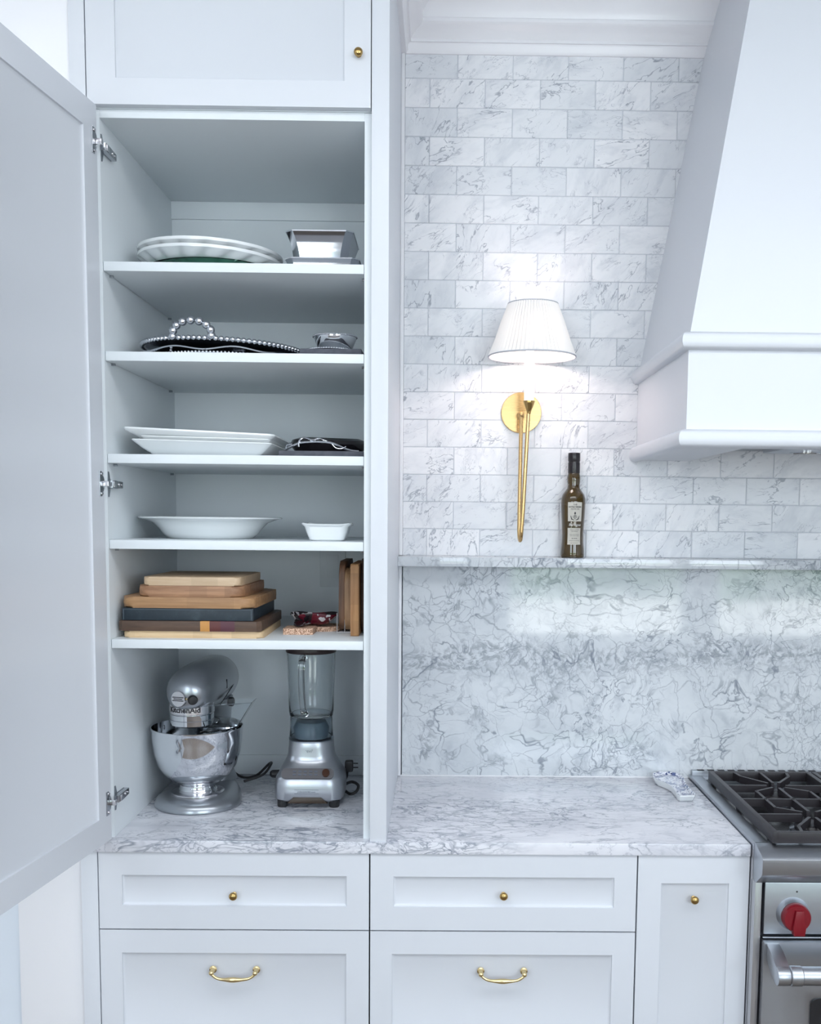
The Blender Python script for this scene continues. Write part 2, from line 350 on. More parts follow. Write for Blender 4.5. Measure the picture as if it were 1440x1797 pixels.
ground = B().box(-12, 16, -30, -5.2, -.15, -.1).ob('garden_ground', simple('sunlit_paving', (.75, .74, .70), .9)); struct(ground)
gm = NT('hedge_leaves'); gm.pr(Base_Color=gm.mix(gm.noise(gm.pos(), 9, 4), (.02, .06, .02), (.12, .25, .08)), Roughness=.8)
hd = B(); 
for i in range(18): hd.sphere((-10+i*1.35, -20.5+random.uniform(-.5, .5), .6+random.uniform(-.3, .5)), 1.3, 12, 8)
tag(hd.ob('hedge', gm.m), 'green clipped hedge outside the windows behind the viewer', 'hedge')
# back wall with tiles
wall = B().box(-3.4, 4.2, W+.009, W+.15, 0, CEIL).ob('wall_back', paint_wall); struct(wall)
WL = wall.location
def wall_child(gm_, name, mat, **k):
    gm_.warp(lambda c: c - WL); return gm_.ob(name, mat, wall, local=True, **k)
wall_child(B().box(-.083, 1.95, W-.0008, W+.010, 1.566, 2.975), 'grout', grout)
TW, TH = .1545, .0782; TZ0 = 2.8946; TX0 = -.0043; meshes = {}
random.seed(11)
for k in range(-1, 18):
    z1 = TZ0 - k*TH; z0 = z1-TH
    if k == -1: z1 = 2.960
    if k == 17: z0 = 1.565
    odd = (k % 2 == 0)
    x = TX0 - TW*(0 if odd else .5) - TW
    hoodx = .63 + .182*max(0, z0-2.2)
    while x < (1.30 if z1 < 1.95 else hoodx+.10):
        a, b_ = max(x, -.0735), x+TW; x += TW
        if b_ - a < .02: continue
        key = (round(b_-a, 3), round(z1-z0, 3))
        if key not in meshes:
            hw, hh = (b_-a)/2-.0009, (z1-z0)/2-.0009
            o = B().box(-hw, hw, -.003, .006, -hh, hh, .0012, 1).ob('tile', tile_m, wall, local=True); meshes[key] = o
        else: o = dup(meshes[key], wall)
        o.location = Vector(((a+b_)/2+random.uniform(-.0003, .0003), W+random.uniform(-.0004, .0004), (z0+z1)/2)) - WL
# slab + ledge + counter
tag(B().box(-.071, 1.32, W-.008, W+.008, CT, 1.538).ob('backsplash_slab', slab_m), 'polished white marble backsplash slab with grey crackled veins beneath the ledge', 'backsplash')
tag(B().box(-.083, 1.32, .53, W+.006, 1.5382, 1.5655, .002).ob('marble_ledge', slab_m), 'narrow marble ledge shelf running under the tiled wall', 'ledge')
tag(B().box(-.80, .7776, -.025, W+.004, CT-.029, CT, .0025).ob('countertop', counter_m), 'grey-veined white marble countertop running from open cabinet to range', 'countertop')
# trims
g = B(); prof = [(0, 2.958), (-.013, 2.958), (-.018, 2.966), (-.018, 2.978), (-.022, 2.984), (-.027, 2.984), (-.027, 2.992), (-.030, 2.996), (-.036, 3.004), (-.046, 3.012), (-.054, 3.016), (-.060, 3.024), (-.060, 3.032), (-.057, 3.036), (-.060, 3.046), (-.068, 3.062), (-.082, 3.080), (-.105, 3.098), (-.115, 3.102), (-.115, 3.112), (-.130, 3.125), (-.134, 3.16), (0, 3.16)]
g.loft([[(XE-d if x is None else x, W+.004+d, z) for d, z in prof] for x in (None, 1.6)]); struct(g.ob('trim_1', paint_trim))
g = B(); g.loft([[(XE-d, y if y < 0 else W+.004+d, z) for d, z in [(d*.999, z) for d, z in prof]] for y in (-.02, 1)]); struct(g.ob('trim_2', paint_trim))
struct(B().box(XE, XE+.010, W-.012, W+.003, 1.566, 2.958, .002).ob('trim_3', paint_trim)); 
struct(B().box(XE, XE+.0085, W-.016, W-.002, CT, 1.538, .0015).ob('trim_4', paint_trim))
struct(B().box(XE, .78, W-.014, W-.0085, CT, CT+.0025).ob('trim_5', paint_trim))
# left casing beside the tall cabinet
struct(B().box(-.957, -.8035, -.006, .02, 0, 2.5765, .0015).ob('trim_6', paint_trim)); struct(B().box(-3.4, -.957, .008, .05, 0, CEIL).ob('wall_side', paint_wall))
struct(B().box(-3.4, -.99, -.002, .006, 0, .12).ob('baseboard_left', paint_trim))
# ------------------------------------------------------------------ tall cabinet
tall = thing('tall_cabinet', 'tall white pantry cabinet standing open on the counter, shelves of serveware inside', 'cabinet', (-.43, .3, CT))
B().box(XL-.018, XL, 0, W, CT, ZT+.018, .0008).ob('side_panel', paint_in, tall)
B().box(XO, XR-.001, 0, W, CT, ZT+.018, .0008).ob('side_panel', paint_in, tall)
B().box(XL, XO, 0, W, ZT, ZT+.0185, .0005).ob('top_panel', paint_in, tall)
B().box(XL, XO, W-.002, W+.006, CT, ZT).ob('back_panel', paint_in, tall)
B().box(XL, XO, W-.010, W-.002, ZT-.048, ZT, .001).ob('rail', paint_in, tall); B().box(XL, XO, W-.010, W-.002, CT, CT+.058, .001).ob('rail', paint_in, tall)
tag(B().box(XR, XE, -.021, W+.004, CT, CEIL, .0012).ob('end_panel', paint), 'white full-height end panel between the open pantry and the marble tiles', 'panel')
B().box(-.80, XL-.0195, -.004, .04, CT, 2.575, .001).ob('filler_strip', paint, tall)
for i, z in enumerate(S):
    y0 = .004; sh = B().box(XL+.0012, XO-.0012, y0, W-.003, z-ST, z, .001).ob('shelf', paint_in, tall)
    if i < 4:
        for px in (XL, XO):
            for py in (.05, .56):
                sg = 1 if px == XL else -1
                B().cyl((px, py, z-ST-.003), (px+sg*.009, py, z-ST-.003), .0028, seg=10).ob('shelf_pin', nickel, sh)
# the open door: modelled along +X then turned about its hinge edge
door = shaker(0, .606, CT+.004, 2.570, .062, .062, .062, .062, 0, .021, .007, .006).warp(lambda c: c)
ang = math.radians(-97.3)
def dm(c):
    # local: x along the door from the hinge, y towards its outer face (away from the opening)
    d = Vector((-.1262, -.9920, 0)); n = Vector((-.9920, .1262, 0)); return Vector((XL+.001, -.024, 0)) + d*c.x + n*c.y + Vector((0, 0, c.z))
door.warp(dm); dob = door.ob('door', paint, tall)
def hinge(z):
    # cup plate fixed to the door
    pl = [(.010, z-.028), (.010, z+.028), (.022, z+.028), (.024, z+.020)] + [(.024+.011*math.sin(a), z+.018*math.cos(a)) for a in [math.radians(d) for d in range(0, 181, 20)]] + [(.024, z-.020), (.022, z-.028)]
    pl = [(.036-u, v) for u, v in pl]
    g = B().prism([(u, v) for u, v in pl], -.0022, .0004, 'xz', .0005)
    h = g.warp(dm).ob('hinge', nickel, dob)
    return h
def hinge_parts(z):
    hinge(z)
    for q in (z-.022, z+.022): B().lathe([(.0036, -.0040), (.0036, -.002), ], (.016, 0, q), 10, 'y').warp(dm).ob('screw', nickel_l, dob)
    g = B(); g.box(.002, .012, -.016, -.0025, z-.006, z+.006, .001); g.warp(dm).ob('hinge_link', nickel_l, dob)
    # arm and wing plate fixed to the cabinet side
    g = B(); x = XL
    g.prism([(.003, z+.005), (.004, z+.029), (.010, z+.029), (.019, z+.010), (.074, z+.008), (.074, z-.008), (.019, z-.010), (.010, z-.029), (.004, z-.029), (.003, z-.005)], x, x+.002, 'yz')
    g.prism([(-.004, z-.008), (.020, z-.009), (.074, z-.0075), (.074, z+.0075), (.020, z+.009), (-.004, z+.008)], x+.002, x+.014, 'yz', .0012)
    g.ob('hinge_arm', nickel, tall)
    g = B().box(x+.0143, x+.016, .002, .018, z-.007, z+.007, .0006); g.ob('hinge_link', nickel_l, tall)
    for yy, rr in ((.046, .0042), (.062, .003)): B().lathe([(rr, 0), (rr, .0015)], (x+.0138, yy, z), 12, 'x').ob('screw', nickel_l, tall)
for z in (2.490, 1.745, 1.008): hinge_parts(z)
# back outlet plate
o_ = thing('wall_outlet', 'white outlet cover plate on the cabinet back behind upright cutting boards', 'outlet', (-.275, W-.004, 1.53))
B().box(-.312, -.238, W-.008, W-.0022, 1.472, 1.592, .0025).ob('cover_plate', paint_in, o_); B().box(-.292, -.258, W-.010, W-.008, 1.50, 1.565, .003).ob('socket_face', paint_in, o_)
# ------------------------------------------------------------------ upper cabinet
def knob(x, y, z, parent, name='knob', k=1.0, mat=None):
    pr = [(.0065, 0), (.0065, -.002), (.0046, -.0035), (.0046, -.006), (.0072, -.0085), (.0096, -.012), (.0098, -.0150), (.0080, -.0188), (.0045, -.0208), (0, -.0213)]
    return B().lathe([(r*k, h*k) for r, h in pr], (x, y, z), 28, 'y').ob(name, mat or brass_k, parent)
def pull(x, y, z, parent):
    g = B(); hw = .0515
    for s_ in (-1, 1): g.lathe([(.0088, 0), (.0088, -.003), (.006, -.005), (.0045, -.012), (.0048, -.02)], (x+s_*hw, y, z+.007), 20, 'y'); g.sphere((x+s_*hw, y-.021, z+.007), .0062, 14, 10)
    pts = []; rr = []
    for i in range(33):
        u = -1+i/16; pts.append((x+u*(hw+.001), y-.022-.004*math.cos(u*PI/2), z+.007-.0155*(1-abs(u)**5)*.92)); rr.append(.0034+.0030*math.exp(-(u/.34)**2))
    g.tube(pts, rr, 14); return g.ob('handle', brass_l, parent)
up = thing('upper_cabinet', 'closed white upper cabinet above the open pantry shelves', 'cabinet', (-.435, .3, 2.571))
B().box(-.7455, XR-.001, .001, W, 2.5715, CEIL, 0).ob('body', paint_in, up)
ud = shaker(-.7465, XR-.0022, 2.5735, 3.12, .063, .058, .056, .06, -.021, .021).ob('door', paint, up); knob(-.1505, -.021, 2.685, ud)
tag(B().box(-.7845, -.7495, -.020, .04, 2.577, CEIL, .001).ob('filler_panel', paint), 'narrow white filler strip left of the upper cabinet door', 'panel')
struct(B().box(-.9405, -.7858, -.0125, .02, 2.577, CEIL, .001).ob('trim_7', paint_trim))
# ------------------------------------------------------------------ base cabinets
def base_body(t, a, b): B().box(a+.001, b-.001, .004, W-.02, .10, CT-.030).ob('body', gap, t); B().box(a+.001, b-.001, .06, .075, 0, .10).ob('toe_kick', paint, t)
def drawers(name_label, a, b, zr):
    t = thing('drawer_cabinet', name_label, 'cabinet', ((a+b)/2, .3, 0)); base_body(t, a, b); zt = CT-.0305
    d = shaker(a+.0015, b-.0015, .699, zt, .0545, .0525, .057, .0545, -.019, .021).ob('drawer', paint, t); knob((a+b)/2, -.019, zr, d)
    d = shaker(a+.0015, b-.0015, .38, .6955, .0515, .0535, .057, .0555, -.019, .021).ob('drawer', paint, t); pull((a+b)/2, -.019, .593, d)
    d = shaker(a+.0015, b-.0015, .105, .377, .0515, .0535, .057, .0555, -.019, .021).ob('drawer', paint, t); pull((a+b)/2, -.019, .29, d); return t
drawers('white drawer cabinet below the open pantry cabinet', -.762, XR-.0005, .784)
drawers('white drawer cabinet below bare counter, between the other two base cabinets', XR, .5115, .788)
t = thing('base_cabinet', 'narrow white pull-out base cabinet beside the steel range', 'cabinet', (.645, .3, 0)); base_body(t, .512, .7785)
d = shaker(.5135, .7775, .105, CT-.0305, .0555, .0475, .06, .0665, -.019, .021).ob('door', paint, t); knob(.6467, -.019-.0+.0, .7815, d)
tag(B().box(-.8025, -.7635, -.018, .04, 0, CT-.0305, .001).ob('filler_panel', paint), 'narrow white filler strip left of the lower drawers', 'panel')
# ------------------------------------------------------------------ range hood
hd_ = thing('range_hood', 'large white painted range hood with rounded mouldings over the range', 'range hood', (1.30, .3, 1.84))
HX0, HX1 = .600, 2.00; k_ = .182
def zx(z): return HX0 + k_*(z-2.085)
def fy(z): return .004 + .148*(z-2.085)
g = B(); zz = [2.085, 2.3, 2.6, 2.9, CEIL]
g.loft([[(zx(z), fy(z), z), (HX1-(zx(z)-HX0), fy(z), z), (HX1-(zx(z)-HX0), W+.004, z), (zx(z), W+.004, z)] for z in zz]); g.ob('canopy', paint, hd_)
# lower box as hollow frame with painted rim underneath
g = B(); rim = .152
g.prism([(HX0, W-.004), (HX0, .004), (HX1, .004), (HX1, W-.004), (HX1-rim, W-.004), (HX1-rim, .075), (HX0+rim, .075), (HX0+rim, W-.004)], 1.846, 2.085, 'xy')
g.box(HX0+rim, HX1-rim, .075, W-.004, 2.03, 2.05); g.ob('hood_box', paint, hd_)
def moulding(z, h, out, nm):
    g = B(); n = 10; prof = [(0, -h)] + [(out*math.cos(a)**.7 if math.cos(a) > 0 else 0, h*math.sin(a)) for a in [math.radians(-90+180*i/n) for i in range(n+1)]][1:-1] + [(0, h)]
    path = [(HX0, W-.003, (-1, 0)), (HX0, .004, (-1, -1)), (HX1, .004, (1, -1)), (HX1, W-.003, (1, 0))]
    g.loft([[(x+d*o*1.0 if True else x, y+e*o, z+q) for o, q in prof] for x, y, (d, e) in path], True, True, closed=False)
    return g.ob(nm, paint, hd_, angle=50)
moulding(2.083, .0205, .019, 'upper_moulding'); moulding(1.863, .0215, .021, 'lower_moulding')
g = B().box(HX0+.13, HX1-.13, .06, W-.012, 1.845, 1.8465); 
# stainless insert with lamp
g = B().box(.93, 1.67, .16, .50, 1.862, 2.02, .004).ob('filter_insert', steel, hd_)
gl = B(); gl.lathe([(.040, 1.858), (.040, 1.862), (.034, 1.8625)], (1.02, .42, 0), 28); gl.ob('lamp_trim', chrome, hd_); B().lathe([(.030, 1.857), (.030, 1.8612)], (1.02, .42, 0), 24).ob('lamp_lens', lens_m, hd_)
# ------------------------------------------------------------------ range
rg = thing('gas_range', 'stainless steel gas range with red knobs and black cast iron grates', 'range', (1.24, .25, 0))
RX0, RX1 = .7800, 1.70
B().box(RX0, RX1, -.035, W-.01, .10, .905, .001).ob('body', steel_v, rg)
g = B(); g.box(RX0, RX0+.034, -.045, W-.012, .905, .926, .0015); g.box(RX0+.034, RX1, W-.075, W-.012, .905, .926, .001); g.box(RX0+.034, RX1, -.045, -.022, .905, .9255, .001); g.ob('cooktop_frame', steel, rg)
B().box(RX0+.034, RX1, -.022, W-.075, .905, .912).ob('burner_pan', blackenamel, rg)
g = B(); g.box(RX0+.006, RX1, W-.030, W-.011, .926, .940, .0008); g.ob('island_trim', steel, rg)
slot = B().box(0, .018, W-.027, W-.016, .9398, .9408)
s0 = None
for i in range(12):
    sl = B().box(RX0+.022+i*.030, RX0+.042+i*.030, W-.0275, W-.0150, .9402, .9410) if s0 is None else None
    if s0 is None: s0 = sl.ob('vent_slot', black, rg)
    else: c = dup(s0, rg); c.location.x = i*.030
slot.b.free()
g = B(); g.prism([(-.040, .926), (-.052, .926), (-.101, .911), (-.107, .905), (-.107, .872), (-.101, .864), (-.062, .836), (-.040, .836)], RX0, RX1, 'yz', .0012); g.ob('front_rail', steel, rg)
B().box(RX0, RX0+.016, -.060, -.03, .12, .836, .001).ob('side_trim', steel_v, rg)
B().box(RX0+.016, RX1, -.045, -.034, .12, .846).ob('door_gap_shade', gap, rg)  # solid dark box, the shade behind the fronts is painted in
B().box(RX0+.0215, RX1, -.066, -.045, .714, .838, .0015).ob('control_panel', steel, rg)
g = B().box(RX0+.021, RX1, -.064, -.045, .7035, .7065); g.ob('vent_strip', steel, rg)
def rknob(x, z):
    B().lathe([(.039, -.066), (.0385, -.070), (.0355, -.078), (.0335, -.083)], (x, 0, z), 40, 'y').ob('bezel', steel, rg)
    B().lathe([(.0325, -.083), (.0335, -.085), (.0325, -.098), (.0300, -.102), (0, -.1022)], (x, 0, z), 44, 'y').ob('knob', red, rg)
    B().prism([(x-.009, z-.038), (x+.016, z-.038), (x+.018, z-.020), (x+.011, z+.022), (x-.007, z+.022), (x-.013, z-.02)], -.111, -.088, 'xz', .003).ob('knob_grip', red, rg)
    B().lathe([(.0022, -.0668), (.0022, -.066)], (x+.008, 0, z+.0525), 10, 'y').ob('index_dot', ink, rg)
for i in range(4): rknob(.868+i*.114, .764)
dd = B(); x0, x1, z0, z1, y = RX0+.0195, RX1, .18, .700, -.080
wx0, wz1 = .915, .560; fx, fz = .895, .582
A = dd.verts([(x0,y,z0),(x1,y,z0),(x1,y,z1),(x0,y,z1)]); I = dd.verts([(fx,y,.28),(x1-.1,y,.28),(x1-.1,y,fz),(fx,y,fz)]); J = dd.verts([(wx0,y+.01,.30),(x1-.12,y+.01,.30),(x1-.12,y+.01,wz1),(wx0,y+.01,wz1)]); C_ = dd.verts([(x0,-.046,z0),(x1,-.046,z0),(x1,-.046,z1),(x0,-.046,z1)])
for n in range(4):
    m = (n+1)%4; dd.face([A[n],A[m],I[m],I[n]]); dd.face([I[n],I[m],J[m],J[n]]); dd.face([A[m],A[n],C_[n],C_[m]])
dd.face(J); dd.face(C_)
od = dd.ob('oven_door', steel, rg)
B().prism(rrect(.34, .13, .018, 6, 1.258, .43), y+.0075, y+.0105, 'xz').ob('oven_window', blackenamel, od)
g = B(); pr = [(-.080, .697), (-.105, .690), (-.150, .672)] + [(-.150+.0225*math.sin(a)*-1, .6505+.0215*math.cos(a)) for a in [math.radians(d) for d in range(0, 181, 20)]] + [(-.120, .634), (-.090, .655), (-.080, .662)]
g.prism(pr, .806, .836, 'yz', .0025); g.ob('handle_bracket', steel, od)
B().lathe([(.0205, .836), (.0225, .838), (.0225, .862), (.0208, .864), (.0208, 1.68)], (0, -.152, .6515), 32, 'x').ob('handle_bar', steel, od)
B().box(RX0+.03, RX1, -.06, -.04, 0.02, .17).ob('kick_panel', steel, rg)
# grates
def grate(x0, x1, y0, y1):
    g = B(); zt, zb, w_ = .957, .936, .007; cx = (x0+x1)/2; cR, cF = y1-.155, y0+.155; mid = (y0+y1)/2
    g.box(x0, x0+.014, y0, y1, .930, zt, .002); g.box(x1-.014, x1, y0, y1, .930, zt, .002); g.box(x0+.012, x1-.012, y0, y0+.014, .930, zt, .002); g.box(x0+.012, x1-.012, y1-.014, y1, .930, zt, .002)
    def bar(pts, w=.0040):
        for (ax, ay), (bx, by) in zip(pts, pts[1:]):
            a, b = Vector((ax, ay, 0)), Vector((bx, by, 0)); d = (b-a).normalized(); n = Vector((-d.y, d.x, 0))*w; a = a-d*w*.5; b = b+d*w*.5
            lo, hi = [a-n, a+n, b+n, b-n], None
            g.loft([[(p.x, p.y, zb) for p in lo], [(p.x, p.y, zt-.001) for p in lo]])
    bar([(x0+.01, mid), (x1-.01, mid)])
    for c in (cR, cF):
        bar([(x0+.01, c), (cx-.028, c)]); bar([(cx+.028, c), (x1-.01, c)])
    bar([(cx, y1-.01), (cx, cR+.028)]); bar([(cx, cR-.028), (cx, cF+.028)]); bar([(cx, cF-.028), (cx, y0+.01)])
    for s_ in (-1, 1):
        bar([(cx+s_*.075, y1-.01), (cx+s_*.068, y1-.055), (cx+s_*.016, cR+.026)]); bar([(cx+s_*.075, y0+.01), (cx+s_*.068, y0+.055), (cx+s_*.016, cF-.026)])
        bar([(cx+s_*.018, cR-.022), (cx+s_*.072, cR-.060), (cx+s_*.072, cF+.060), (cx+s_*.018, cF+.022)])
    for px in (x0+.004, x1-.014):
        for py in (y0+.03, mid, y1-.04): g.box(px, px+.01, py, py+.02, .912, .931)
    gr = g.ob('grate', cast, rg)
    for c in (cR, cF):
        bb = B(); bb.lathe([(.055, .912), (.052, .918), (.040, .922)], (cx, c, 0), 32).ob('burner_base', pewter_d, gr); B().lathe([(.040, .922), (.042, .926), (.038, .932), (.03, .9345), (0, .935)], (cx, c, 0), 32).ob('burner_cap', cast, gr)
grate(.8155, 1.108, -.062, .525); grate(1.112, 1.405, -.062, .525); grate(1.409, 1.695, -.062, .525)
# ------------------------------------------------------------------ wall sconce
sc = thing('wall_sconce', 'brass wall sconce with lit pleated white shade on the marble tile', 'wall lamp', (.265, W, 1.978))
B().lathe([(.058, .6165), (.058, .611), (.0565, .6085), (0, .6085)], (.2655, 0, 1.978), 64, 'y').ob('backplate', brass, sc)
g = B().lathe([(.011, .6085), (.011, .603), (.0075, .6), (.0075, .572)], (.2625, 0, 1.968), 24, 'y'); g.sphere((.2625, .570, 1.968), .0085, 16, 12)
pts = [(.2625, .570, 1.968), (.2620, .566, 1.90), (.2605, .556, 1.70)]
for i in range(9):
    a = PI*i/8; pts.append((.2605+.004*i/8, .5385+.0165*math.cos(a), 1.640-.026*math.sin(a)))
pts += [(.2680, .520, 1.70), (.2745, .512, 1.88), (.2775, .508, 1.966)]
g.tube(pts, .0056, 16); g.ob('arm', brass, sc)
cx_, cy_ = .2785, .508
B().lathe([(.005, 1.964), (.0062, 1.967), (.0062, 1.970), (.009, 1.977), (.0145, 1.990), (.0165, 1.997), (.0165, 2.000), (.012, 2.0005)], (cx_, cy_, 0), 32).ob('candle_cup', brass_k, sc)
B().lathe([(.0140, 2.000), (.0140, 2.125), (.012, 2.128)], (cx_, cy_, 0), 28).ob('candle_sleeve', candle, sc)
B().lathe([(.008, 2.128), (.010, 2.135), (.019, 2.155), (.022, 2.170), (.018, 2.188), (.006, 2.199), (0, 2.2)], (cx_, cy_, 0), 20).ob('bulb', bulb_m, sc)
SX, SY = .2845, .500; nP = 64
def pleat(r, h, a): return r*(1+.022*(1 if int(round(a/(2*PI)*nP*2)) % 2 else -1)), h
g = B(); seg = nP*2
for rb, rt, fl in ((.1185, .0680, 0),):
    g.lathe([(rt, 2.259), (.0850, 2.214), (.102, 2.162), (rb, 2.1195)], (SX, SY, 0), seg, cap0=False, cap1=False, fn=pleat)
    g.lathe([(rb-.0022, 2.1195), (.0998, 2.162), (.0828, 2.214), (rt-.0022, 2.259)], (SX, SY, 0), seg, cap0=False, cap1=False, fn=pleat)
sh_ = g.ob('shade', shade_m, sc, angle=60)
ring = lambda r, z: [(SX+r*math.cos(2*PI*i/72), SY+r*math.sin(2*PI*i/72), z) for i in range(72)]
B().tube(ring(.1195, 2.1185), .0023, 8, closed=True).ob('lower_binding', shade_trim, sh_); B().tube(ring(.0680, 2.260), .0016, 8, closed=True).ob('upper_binding', shade_trim, sh_)
g = B()
for a in (0, 120, 240): g.cyl((cx_, cy_, 2.196), (SX+.066*math.cos(math.radians(a)), SY+.066*math.sin(math.radians(a)), 2.250), .0010, seg=6)
g.ob('shade_fitter', brass_k, sh_)
lb = bpy.data.lights.new('sconce_bulb', 'POINT'); lb.energy = 1.05; lb.color = (1, .80, .76); lb.shadow_soft_size = .02
lo = bpy.data.objects.new('sconce_bulb', lb); COL.objects.link(lo); lo.parent = sc; lo.location = Vector((cx_, cy_-.03, 2.165)) - sc.location
# ------------------------------------------------------------------ bottle on the ledge
bt = thing('oil_bottle', 'dark green olive oil bottle with black cap and cream labels on the ledge', 'bottle', (.4165, .582, 1.5655)); L = True
prof = [(.030, 0), (.0335, .002), (.0345, .008), (.0340, .02), (.0315, .045), (.0310, .07), (.0325, .10), (.0345, .135), (.0352, .155), (.0345, .168), (.031, .180), (.024, .190), (.0185, .197), (.0172, .205), (.0185, .220), (.0188, .228), (.0165, .240), (.0155, .245)]
B().lathe(prof, (0, 0, 0), 48).ob('bottle_body', bottleglass, bt, L)
B().lathe([(.0165, .240), (.0170, .242), (.0170, .270), (.0162, .271), (.0162, .274), (.0172, .276), (.0172, .296), (.0165, .298), (0, .298)], (0, 0, 0), 36).ob('cap', simple('black_shiny_cap', (.012, .010, .014), .25), bt, L)
def brad(z):
    for (r0, h0), (r1, h1) in zip(prof, prof[1:]):
        if h0 <= z <= h1: return r0+(r1-r0)*(z-h0)/(h1-h0)
def wrap(off=.0006, cx=0.0): return lambda c: Vector(((brad(c.y)+off+c.z)*math.sin((c.x+cx)/.034), -(brad(c.y)+off+c.z)*math.cos((c.x+cx)/.034), c.y))
def lab(x0, x1, z0, z1, mat, name, off=.0005):
    g = B(); nx, nz = 14, 8; R = [[(x0+(x1-x0)*i/nx, z0+(z1-z0)*j/nz, 0) for i in range(nx+1)] for j in range(nz+1)]
    g.loft(R, False, False, closed=False).warp(wrap(off)); return g.ob(name, mat, bt, L)
l1 = lab(-.019, .022, .104, .158, label_paper, 'upper_label'); l2 = lab(-.020, .021, .038, .085, label_paper, 'lower_label')
def btxt(txt, size, z, par, mat=ink, x=.0015, **k): text_b(txt, size, lambda c: wrap(.0010)(Vector((c.x+x, c.y+z, c.z))), .0001, **k).ob('lettering', mat, par, L)
btxt('THE', .0062, .151, l1); btxt('EXTRA VIRGIN', .0054, .1445, l1, bold=.00012); btxt('OLIVE OIL', .0054, .1385, l1)
g = B()
for s_ in (-1, 1):
    g.tube([(.0015+s_*.0125, .120, .0004), (.0015+s_*.009, .110, .0004), (.0015+s_*.002, .1075, .0004)], [.0006, .0015, .0006], 6); g.tube([(.0015, .118, .0004), (.0015+s_*.004, .120, .0004), (.0015+s_*.0055, .116, .0004), (.0015+s_*.002, .113, .0004)], .0006, 6)
g.sphere((.0015, .127, 0), .0025, 10, 6); g.tube([(.0015, .131, .0004), (.0015, .110, .0004)], .0007, 6); g.warp(wrap(.0006)).ob('crest', ink, l1, L)
btxt("Bel'Agua", .0105, .094, bt, white_ink, shear=.3)
for z, wd in ((.080, .030), (.077, .024), (.0735, .018), (.066, .033), (.063, .033), (.057, .020), (.051, .028), (.048, .028), (.0415, .030)):
    lab(.0005-wd/2, .0005+wd/2, z-.0006, z+.0006, ink, 'print_line', .0009) if False else None
btxt('PRODUCT OF ITALY', .0030, .080, l2); btxt('COLD PRESSED', .0030, .0755, l2); btxt('EXTRA VIRGIN OLIVE OIL', .0026, .0665, l2); btxt('FIRST HARVEST OLIVES', .0026, .0625, l2); btxt('NET 500 ML', .0032, .0555, l2, bold=.0001); btxt('IMPORTED AND BOTTLED', .0026, .0490, l2); btxt('BEST BEFORE DATE', .0026, .0425, l2)
# ------------------------------------------------------------------ spoon rest on the counter
out = [(.6595, .545), (.668, .585), (.690, .607), (.722, .607), (.742, .590), (.750, .555), (.744, .515), (.737, .46), (.737, .40), (.738, .350), (.732, .340), (.692, .338), (.688, .348), (.690, .39), (.690, .44), (.680, .48), (.664, .51)]
sr = thing('spoon_rest', 'blue and white floral ceramic spoon rest on the counter beside the range', 'spoon rest', (.705, .47, CT))
cx0, cy0 = .705, .49
g = B(); sc_ = lambda k, z: [(cx0+(x-cx0)*k, cy0+(y-cy0)*(k*.5+.5 if k < 1 else k), z) for x, y in out]
g.loft([sc_(.86, CT+.001), sc_(1.0, CT+.016), sc_(1.0, CT+.019)], True, False); g.ob('dish_body', ceramic, sr)
g = B(); g.loft([sc_(1.0, CT+.0192), sc_(.93, CT+.0185), sc_(.82, CT+.012)], False, True); g.ob('painted_surface', toile, sr)
# ================================================================== shelf contents
# ---- top shelf: platters
pc = (-.536, .238)
def platter(zrim, label, r=.176, tilt=1.6):
    o = thing('fluted_platter', label, 'platter', (pc[0], pc[1], zrim-.034), 0, 'fluted white platters on the top shelf'); o.rotation_euler = (0, math.radians(tilt), 0)
    def fl(rr, h, a):
        t_ = max(0, min(1, (r-rr)/.055)); t_ = math.sin(t_*PI)
        return rr + .006*t_*(abs(math.sin(9*a+(r-rr)*26))**.6-.5), h + .007*t_*(.55-abs(math.sin(9*a+(r-rr)*30))**.7)
    g = B(); g.lathe([(.095, .002), (.115, .003), (.135, .009), (.150, .016), (.163, .022), (.170, .025), (r-.001, .027), (r, .030), (r-.001, .034), (r-.006, .0345), (.160, .031), (.125, .014), (.09, .008), (0, .007)], (0, 0, 0), 144, fn=fl)
    g.ob('dish', ceramic, o, True); return o
platter(2.317, 'white fluted round platter on top of the platter stack, top shelf'); platter(2.301, 'white fluted round platter between the green glass plate and the topmost platter')
g = B(); g.lathe([(.07, 2.2435), (.10, 2.2450), (.135, 2.262), (.158, 2.2735), (.160, 2.276), (.157, 2.277), (.13, 2.266), (.10, 2.249), (0, 2.247)], (pc[0]+.005, pc[1]+.01, 0), 96)
tag(g.ob('glass_plate', greenglass), 'green glass plate at the bottom of the platter stack, top shelf', 'plate')
# chrome octagonal bowls
def octo(hx, hy, c, z):
    return [(hx, hy-c, z), (hx-c, hy, z), (-hx+c, hy, z), (-hx, hy-c, z), (-hx, -hy+c, z), (-hx+c, -hy, z), (hx-c, -hy, z), (hx, -hy+c, z)]
def octobowl(loc, label, hx, hy, h, flare, nm):
    o = thing(nm, label, 'bowl', loc); rings = []
    for u in (0, .12, .3, .5, .75, .95, 1.0): k = flare*u**2.2; rings.append(octo(hx-flare+k, hy-flare+k, .017, h*u))
    for u in (1.0, .6, .1): k = flare*u**2.2-.003; rings.append(octo(hx-flare+k, hy-flare+k, .016, max(h*u, .004)))
    B().loft(rings).ob('bowl_wall', mirror, o, True, angle=25); B().loft([octo(hx+.001, hy+.001, .017, h-.0015), octo(hx+.001, hy+.001, .017, h+.001), octo(hx-.004, hy-.004, .016, h+.001), octo(hx-.004, hy-.004, .016, h-.0015)], loop=True).ob('rim', pewter, o, True); return o
